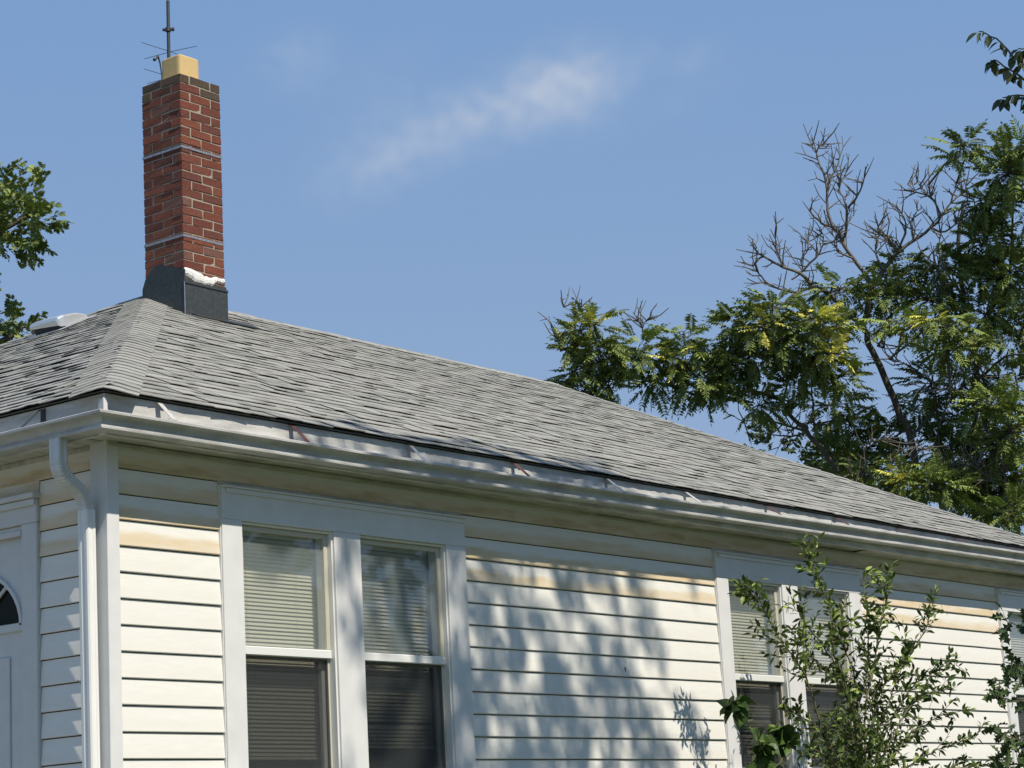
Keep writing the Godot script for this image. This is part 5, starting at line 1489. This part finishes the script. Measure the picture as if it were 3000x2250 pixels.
func ailanthus() -> void:
	var origin: Vector3 = AIL_LIMBS[0][3][0]
	origin.y = GROUND
	var t := thing("tree", "tall tree with feathery compound leaves, yellow seed clusters and bare dead branches behind roof", "tree", "", origin)
	var pts := tree_wood(t, AIL_LIMBS, origin, 31, 1.15)
	# short root flare down to the ground for both stems
	for l in AIL_LIMBS:
		if l[0] == "trunk":
			var b: Vector3 = l[3][0] - origin
			var m := Mb.new()
			m.tube([Vector3(b.x, -0.3, b.z), Vector3(b.x, 0.4, b.z), b + Vector3(0, 0.05, 0)], [l[1] * 1.7, l[1] * 1.2, l[1]], 8)
			build(t, "root_flare", m, M.bark)
	var r := RandomNumberGenerator.new()
	r.seed = 32
	var shapes := []
	for i in 6: shapes.append(frond_shape(800 + i, 8 + i % 3))
	var base := [Color(0.20, 0.245, 0.08), Color(0.165, 0.21, 0.07), Color(0.66, 0.62, 0.15), Color(0.22, 0.27, 0.08)]
	var meshes := {}
	var list := []
	var twigs := Mb.new()
	for c in AIL_CLUMPS:
		var cc: Vector3 = c[0] - origin
		var best: Vector3 = pts[0]
		for p in pts:
			if p.distance_squared_to(cc) < best.distance_squared_to(cc): best = p
		var midp := best.lerp(cc, 0.5) + rand_dir(r) * 0.1
		twigs.tube([best, midp, cc], [0.016, 0.012, 0.007], 5)
		for i in int(c[3] * 3.1):
			var off := rand_dir(r) * pow(r.randf(), 0.45)
			off = Vector3(off.x * c[1], off.y * c[2], off.z * c[1] * 1.1)
			var p := cc + off * 0.75
			var d := (off.normalized() * 0.9 + rand_dir(r) * 0.6 + Vector3(0, 0.15, 0)).normalized()
			if d.y > 0.75: d.y = 0.5
			if c[4] == 1 and off.y < -c[2] * 0.3: d.y -= 0.5
			var s := r.randf_range(0.16, 0.39)
			var tn: int = c[4]
			if tn == 2 and r.randf() < 0.25: tn = 3
			elif tn == 1 and r.randf() < 0.3: tn = 0
			elif tn == 0 and r.randf() < 0.15: tn = 3
			elif tn == 3 and r.randf() < 0.4: tn = 0
			if tn == 2: s *= 0.8
			var x := Transform3D(aim(d, r.randf_range(-0.5, 0.5)).scaled_local(Vector3.ONE * s), p)
			list.append([(p + origin).distance_to(Vector3(-7.1, -1.9, 7.9)), r.randi() % 6, tn, x, r.randi() % 3])
			if r.randf() < 0.35: twigs.tube([cc, cc.lerp(p, 0.5) + rand_dir(r) * 0.03, p], [0.007, 0.006, 0.004], 4)
	list.sort_custom(func(a, b): return a[0] < b[0])
	var rest := Mb.new()
	for i in list.size():
		var s: Array = list[i]
		var col: Color = base[s[2]] * [0.8, 1.0, 1.25][s[4]]
		if i < 300:
			var key := "%d %d %d" % [s[1], s[2], s[4]]
			if not meshes.has(key):
				var m := Mb.new()
				m.put(shapes[s[1]], Transform3D.IDENTITY, col)
				meshes[key] = m.mesh(M.leaf)
			put(t, "compound_leaf", meshes[key], s[3])
		else:
			rest.put(shapes[s[1]], s[3], col)
	stuff(build(t, "crown", rest, M.leaf))
	stuff(build(t, "twigs", twigs, M.bark))

func crown_of(t: Node3D, clumps: Array, origin: Vector3, sd: int, count: int, size: float, wide: float, tones: Array, kind := 0) -> void:
	var r := RandomNumberGenerator.new()
	r.seed = sd
	var shapes := []
	for i in 5: shapes.append(cluster_shape(sd + i * 3, count, size, wide, kind))
	var m := Mb.new()
	for c in clumps:
		var cc: Vector3 = c[0] - origin
		for i in c[3]:
			var off := rand_dir(r) * pow(r.randf(), 0.4)
			off = Vector3(off.x * c[1], off.y * c[2], off.z * c[1])
			var d := (off.normalized() + rand_dir(r) * 0.6 + Vector3(0, 0.25, 0)).normalized()
			var col: Color = tones[r.randi() % tones.size()]
			m.put(shapes[r.randi() % 5], Transform3D(aim(d, r.randf_range(-1, 1)).scaled_local(Vector3.ONE * r.randf_range(0.8, 1.3)), cc + off), col)
	stuff(build(t, "crown", m, M.leaf))

func maple() -> void:
	var origin: Vector3 = MAPLE_LIMBS[0][3][0]
	origin.y = GROUND
	var t := thing("tree", "leafy bright green tree behind the roof vent side of the house", "tree", "", origin)
	tree_wood(t, MAPLE_LIMBS, origin, 41, 0.5)
	var b: Vector3 = MAPLE_LIMBS[0][3][0] - origin
	var m := Mb.new()
	m.tube([Vector3(b.x, -0.3, b.z), Vector3(b.x, 0.3, b.z), b + Vector3(0, 0.05, 0)], [0.36, 0.26, 0.20], 8)
	build(t, "root_flare", m, M.bark)
	crown_of(t, MAPLE_CLUMPS, origin, 43, 15, 0.085, 0.8, [Color(0.19, 0.235, 0.075), Color(0.15, 0.195, 0.06), Color(0.26, 0.31, 0.095), Color(0.12, 0.16, 0.05)], 2)

func far_tree() -> void:
	var c := Vector3(45.6, 8.3, -22.9)
	var o := Vector3(c.x, GROUND, c.z)
	var t := thing("tree", "small distant hazy tree just clearing the roof slope", "tree", "", o)
	var m := Mb.new()
	m.tube([Vector3(0, -0.2, 0), Vector3(0.1, 4.0, 0.1), Vector3(0, 9.0, 0), Vector3(-0.1, 11.2, 0)], [0.4, 0.28, 0.16, 0.05], 8)
	build(t, "trunk", m, M.bark)
	var clumps := []
	var r := RandomNumberGenerator.new()
	r.seed = 88
	for i in 26:
		var q := rand_dir(r)
		clumps.append([c + Vector3(q.x * 1.9, q.y * 1.6 - 0.9, q.z * 1.9), 0.7, 0.55, 16])
	crown_of(t, clumps, o, 89, 10, 0.16, 0.8, [Color(0.075, 0.095, 0.04), Color(0.06, 0.08, 0.035), Color(0.09, 0.11, 0.045)])

# the garden tree whose boughs dapple the long wall; only a few hanging sprays reach into the picture
func shade_tree() -> void:
	var o := Vector3(8.2, GROUND, 9.0)
	var t := thing("tree", "garden tree with dark oval leaves hanging from a bough high above the eaves", "tree", "", o)
	var r := RandomNumberGenerator.new()
	r.seed = 52
	var trunk := Mb.new()
	var c := curve([Vector3(0, -0.3, 0), Vector3(0.05, 1.5, 0), Vector3(-0.4, 4.0, -0.2), Vector3(-1.2, 6.5, -0.7), Vector3(-2.2, 8.4, -1.2)], 0.26, 0.10, r, 0.02)
	trunk.tube(c[0], c[1], 10)
	build(t, "trunk", trunk, M.bark)
	for e in [[Vector3(-0.4, 4.0, -0.2), Vector3(-2.4, 5.4, -1.5), Vector3(-4.4, 6.2, -2.6)], [Vector3(-1.2, 6.5, -0.7), Vector3(-3.0, 7.8, -2.0), Vector3(-5.2, 8.8, -3.2)], [Vector3(-1.0, 5.6, -0.6), Vector3(-3.4, 6.8, -1.2), Vector3(-5.6, 7.6, -1.8)], [Vector3(-0.7, 4.8, -0.4), Vector3(-2.6, 6.0, -2.8), Vector3(-3.8, 6.6, -4.4)], [Vector3(-0.3, 3.4, -0.15), Vector3(-2.2, 5.6, -3.0), Vector3(-4.0, 6.1, -5.1), Vector3(-4.9, 5.9, -5.6)], [Vector3(-0.2, 2.9, -0.1), Vector3(-0.2, 4.4, -1.2), Vector3(-0.4, 4.9, -2.0)]]:
		var m := Mb.new()
		var q := curve(e, 0.07, 0.015, r, 0.03)
		m.tube(q[0], q[1], 6)
		build(t, "limb", m, M.bark)
	# boughs: wall point (x, y) whose sunlight they take, and how far out they hang
	var clumps := []
	var tries := 0
	while clumps.size() < 300 and tries < 5000:
		tries += 1
		var wx := r.randf_range(1.55, 5.1)
		var wy := r.randf_range(-4.2, 0.42)
		var edge := minf(minf((wx - 1.55) / 0.8, (5.1 - wx) / 1.1), (0.42 - wy) / 0.5)
		if wx > 4.2 and wy > -0.5: edge *= 0.6
		if r.randf() > clampf(edge, 0.12, 1.0): continue
		var q := r.randf_range(5.2, 7.8)
		clumps.append([Vector3(wx + SUN.x * q, wy + SUN.y * q, q), 0.16, 0.13, 2])
	for q in [Vector3(7.6, 0.95, 6.6), Vector3(7.9, 1.25, 7.0), Vector3(8.0, 1.0, 6.2), Vector3(7.2, 1.35, 6.4)]:
		clumps.append([q, 0.3, 0.22, 5])
	crown_of(t, clumps, o, 55, 14, 0.095, 0.55, [Color(0.05, 0.08, 0.025), Color(0.06, 0.095, 0.03), Color(0.045, 0.07, 0.025)])
	var leaves := []
	for i in 5: leaves.append(leaf_shape(700 + i, 0.5))
	var meshes := []
	for i in 5:
		var m := Mb.new()
		m.put(leaves[i], Transform3D.IDENTITY, [Color(0.07, 0.085, 0.04), Color(0.09, 0.105, 0.05), Color(0.055, 0.07, 0.035), Color(0.15, 0.165, 0.085), Color(0.08, 0.10, 0.045)][i])
		meshes.append(m.mesh(M.leaf_thick))
	for s in SPRIGS:
		var pts := []
		for p in s: pts.append(p - o)
		var q := curve(pts, 0.009, 0.003, r, 0.006, 4)
		var m := Mb.new()
		m.tube(q[0], q[1], 5)
		build(t, "twig", m, M.stem)
		var n: int = q[0].size()
		for i in range(2, n):
			for k in 2:
				var dir: Vector3 = (q[0][i] - q[0][i - 1]).normalized()
				var d := (dir * 0.5 + rand_dir(r) * 0.5 + Vector3(0, -0.75, 0)).normalized()
				put(t, "leaf", meshes[r.randi() % 5], Transform3D(aim(d, r.randf_range(-1.2, 1.2)).scaled_local(Vector3.ONE * r.randf_range(0.055, 0.10)), q[0][i].lerp(q[0][i - 1], r.randf())))

# stems with leaves; the leaves that show largest are meshes of their own, the rest are joined
func leafy(t: Node3D, o: Vector3, stems: Array, sd: int, opt: Dictionary) -> void:
	var r := RandomNumberGenerator.new()
	r.seed = sd
	var leaves := []
	for i in 6: leaves.append(leaf_shape(sd + i, opt.wide, opt.get("kind", 0)))
	var list := []
	var wood := Mb.new()
	for s in stems:
		var pts := []
		for p in s: pts.append(p - o)
		var q := curve(pts, opt.r0, opt.r1, r, opt.r0 * 0.5, 5)
		var m := Mb.new()
		m.tube(q[0], q[1], 6)
		build(t, "stem", m, M.stem)
		var n: int = q[0].size()
		var runs := [[q[0], 2]]
		for i in range(2, n - 1):
			if r.randf() > opt.branch: continue
			var dir: Vector3 = (q[0][i + 1] - q[0][i]).normalized()
			var d := (dir * 0.75 + rand_dir(r) * 0.75 + Vector3(0, 0.12, 0)).normalized()
			var l: float = r.randf_range(0.5, 1.0) * opt.twig * (1.0 - 0.55 * i / n)
			var a: Vector3 = q[0][i]
			var b := a + d * l * 0.5
			var e := b + (d + Vector3(0, 0.18, 0) + rand_dir(r) * 0.25).normalized() * l * 0.5
			wood.tube([a, b, e], [0.003, 0.0022, 0.001], 4)
			var run := []
			for k in 11: run.append(a.lerp(b, k / 5.0) if k <= 5 else b.lerp(e, (k - 5) / 5.0))
			runs.append([run, 1])
		for run in runs:
			var path: Array = run[0]
			for i in range(run[1], path.size()):
				var a: Vector3 = path[i - 1]
				var b: Vector3 = path[i]
				var k := maxi(1, int(a.distance_to(b) / opt.gap))
				for j in k:
					if r.randf() > opt.get("fill", 1.0): continue
					var p := a.lerp(b, (j + r.randf()) / k)
					var dir := (b - a).normalized()
					var d := (dir * 0.65 + rand_dir(r) * 0.8 + Vector3(0, opt.get("hang", 0.1), 0)).normalized()
					var size: float = opt.size * r.randf_range(0.65, 1.2)
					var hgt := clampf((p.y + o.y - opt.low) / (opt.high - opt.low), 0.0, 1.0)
					var lighter := r.randf() < 0.12 + 0.75 * pow(hgt, 3.0) if run[1] == 2 else r.randf() < 0.10 + 0.5 * pow(hgt, 3.0)  # fresh tips paler; darker tones lower down paint in the shading
					list.append([-size + (1.0 if p.y + o.y < opt.low else 0.0), r.randi() % 6, (2 + r.randi() % 2) if lighter else r.randi() % 2, Transform3D(aim(d, r.randf_range(-1.4, 1.4)).scaled_local(Vector3.ONE * size), p)])
	list.sort_custom(func(a, b): return a[0] < b[0])
	var meshes := {}
	var rest := Mb.new()
	for i in list.size():
		var s: Array = list[i]
		if i < 300:
			var key: int = s[1] * 10 + s[2]
			if not meshes.has(key):
				var m := Mb.new()
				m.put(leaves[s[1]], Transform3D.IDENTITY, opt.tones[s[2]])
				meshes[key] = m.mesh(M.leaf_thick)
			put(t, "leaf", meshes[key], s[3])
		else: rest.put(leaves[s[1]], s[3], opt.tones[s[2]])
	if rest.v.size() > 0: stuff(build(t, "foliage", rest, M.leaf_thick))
	if wood.v.size() > 0: stuff(build(t, "twigs", wood, M.stem))

func shrub() -> void:
	var o := Vector3(5.35, GROUND, 0.8)
	var t := thing("shrub", "tall loose shrub with small pointed leaves growing before the second window", "shrub", "", o)
	var stems := []
	for s in SHRUB_STEMS:
		var base := Vector3(o.x + (s[0].x - o.x) * 0.25, GROUND - 0.05, o.z + (s[0].z - o.z) * 0.4)
		stems.append([base, base.lerp(s[0], 0.55)] + s)
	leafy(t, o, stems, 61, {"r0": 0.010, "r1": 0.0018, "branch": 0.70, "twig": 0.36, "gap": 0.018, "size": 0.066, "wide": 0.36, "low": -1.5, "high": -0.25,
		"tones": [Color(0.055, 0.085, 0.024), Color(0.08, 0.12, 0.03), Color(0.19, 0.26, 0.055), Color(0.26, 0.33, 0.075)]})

func vine() -> void:
	var o := Vector3(3.95, GROUND, 0.62)
	var t := thing("vine", "juvenile plant with broad heart-shaped leaves at the lower edge of the second window", "plant", "", o)
	var stems := []
	for s in VINE_STEMS:
		stems.append([Vector3(o.x, GROUND - 0.05, o.z), Vector3(o.x, GROUND, o.z).lerp(s[0], 0.6)] + s)
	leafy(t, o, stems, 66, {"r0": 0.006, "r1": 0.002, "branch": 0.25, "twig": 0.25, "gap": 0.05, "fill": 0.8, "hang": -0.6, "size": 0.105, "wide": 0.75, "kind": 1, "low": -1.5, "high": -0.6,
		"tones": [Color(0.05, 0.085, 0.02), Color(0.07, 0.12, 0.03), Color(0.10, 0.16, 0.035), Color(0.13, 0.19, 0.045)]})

func sapling() -> void:
	var o := Vector3(SAPLING_STEMS[0][0].x + 0.1, GROUND, 2.2)
	var t := thing("sapling", "sapling with lobed dark green leaves hanging across the far window", "sapling", "", o)
	var stems := []
	for s in SAPLING_STEMS:
		stems.append([Vector3(o.x, GROUND - 0.05, o.z), Vector3(o.x, GROUND, o.z).lerp(s[0], 0.7)] + s)
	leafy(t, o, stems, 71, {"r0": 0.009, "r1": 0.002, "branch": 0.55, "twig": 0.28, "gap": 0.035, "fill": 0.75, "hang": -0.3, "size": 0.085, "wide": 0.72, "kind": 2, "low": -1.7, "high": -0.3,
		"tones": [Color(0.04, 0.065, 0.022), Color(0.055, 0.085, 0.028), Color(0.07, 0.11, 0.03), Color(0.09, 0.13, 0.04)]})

# the house across the garden that the window glass mirrors
func neighbour() -> void:
	var h := thing("house", "neighbouring house with dark gabled roof mirrored in the window glass", "house", "", Vector3(17.5, GROUND, 16.5))
	h.rotation.y = deg_to_rad(-44)
	boxes(h, "wall", M.neighbour_wall, [[Vector3(-4.5, -0.2, -3.5), Vector3(4.5, 3.4, 3.5)]], 0.01)
	var m := Mb.new()
	for s in [-1.0, 1.0]:
		var a := [Vector3(-5, 3.2, s * 4.0), Vector3(5, 3.2, s * 4.0), Vector3(5, 5.65, 0), Vector3(-5, 5.65, 0)]
		var up := Vector3(0, 0.15, 0)
		m.quad(a[0], a[1], a[2], a[3])
		m.quad(a[0] + up, a[1] + up, a[2] + up, a[3] + up)
		m.quad(a[0], a[1], a[1] + up, a[0] + up)
		m.quad(a[0], a[3], a[3] + up, a[0] + up); m.quad(a[1], a[2], a[2] + up, a[1] + up)
	build(h, "roof", m, M.neighbour_roof)
	var g := Mb.new()
	for x in [-4.5, 4.5]: g.tri(Vector3(x, 3.4, -3.5), Vector3(x, 3.4, 3.5), Vector3(x, 5.6, 0))
	build(h, "gable", g, M.neighbour_wall)
	boxes(h, "chimney", M.brick, [[Vector3(0.6, 4.6, -0.9), Vector3(1.3, 6.4, -0.3)]], 0.01)
	for x in [-3.0, 2.6]: boxes(h, "window", M.dark_glass, [[Vector3(x - 0.5, 1.2, -3.53), Vector3(x + 0.5, 2.6, -3.51)]], 0.002)
	boxes(h, "door", M.door_paint, [[Vector3(-0.5, 0.3, -3.54), Vector3(0.45, 2.4, -3.51)]], 0.002)

# unseen trees added to block low sky from the walls; the glass mirrors some
func added_trees() -> void:
	var r := RandomNumberGenerator.new()
	r.seed = 95
	var spots := [Vector3(3.0, GROUND, 19.0), Vector3(11.0, GROUND, 23.0), Vector3(25.0, GROUND, 12.0), Vector3(29.0, GROUND, 23.0), Vector3(-6.0, GROUND, 23.0), Vector3(-19.0, GROUND, 6.0), Vector3(-21.0, GROUND, -6.0)]
	var says := ["unseen round green tree added across the garden to block low sky", "unseen tall green tree added behind the neighbouring house gable to block low sky", "unseen broad green tree added beyond the far end of the long wall to block low sky", "unseen tall green tree added behind the neighbouring house chimney to block low sky", "unseen round green tree added at the street corner to block low sky", "unseen broad street tree added before the front door to block low sky", "unseen broad street tree added beyond the concrete slab to block low sky"]
	for i in spots.size():
		var o: Vector3 = spots[i]
		var t := thing("tree", says[i], "tree", "unseen trees added to block low sky", o)
		var m := Mb.new()
		m.tube([Vector3(0, -0.3, 0), Vector3(0.1, 2.4, 0), Vector3(0, 6.5, 0.1), Vector3(-0.1, 9.0, 0)], [0.40, 0.28, 0.16, 0.05], 8)
		build(t, "trunk", m, M.bark)
		var clumps := []
		for k in 60:
			var q := rand_dir(r)
			clumps.append([o + Vector3(q.x * 3.8, 6.2 + q.y * 4.2, q.z * 3.8), 1.2, 1.0, 8])
		crown_of(t, clumps, o, 97 + i, 10, 0.30, 0.75, [Color(0.07, 0.10, 0.03), Color(0.09, 0.125, 0.04), Color(0.055, 0.08, 0.025)])
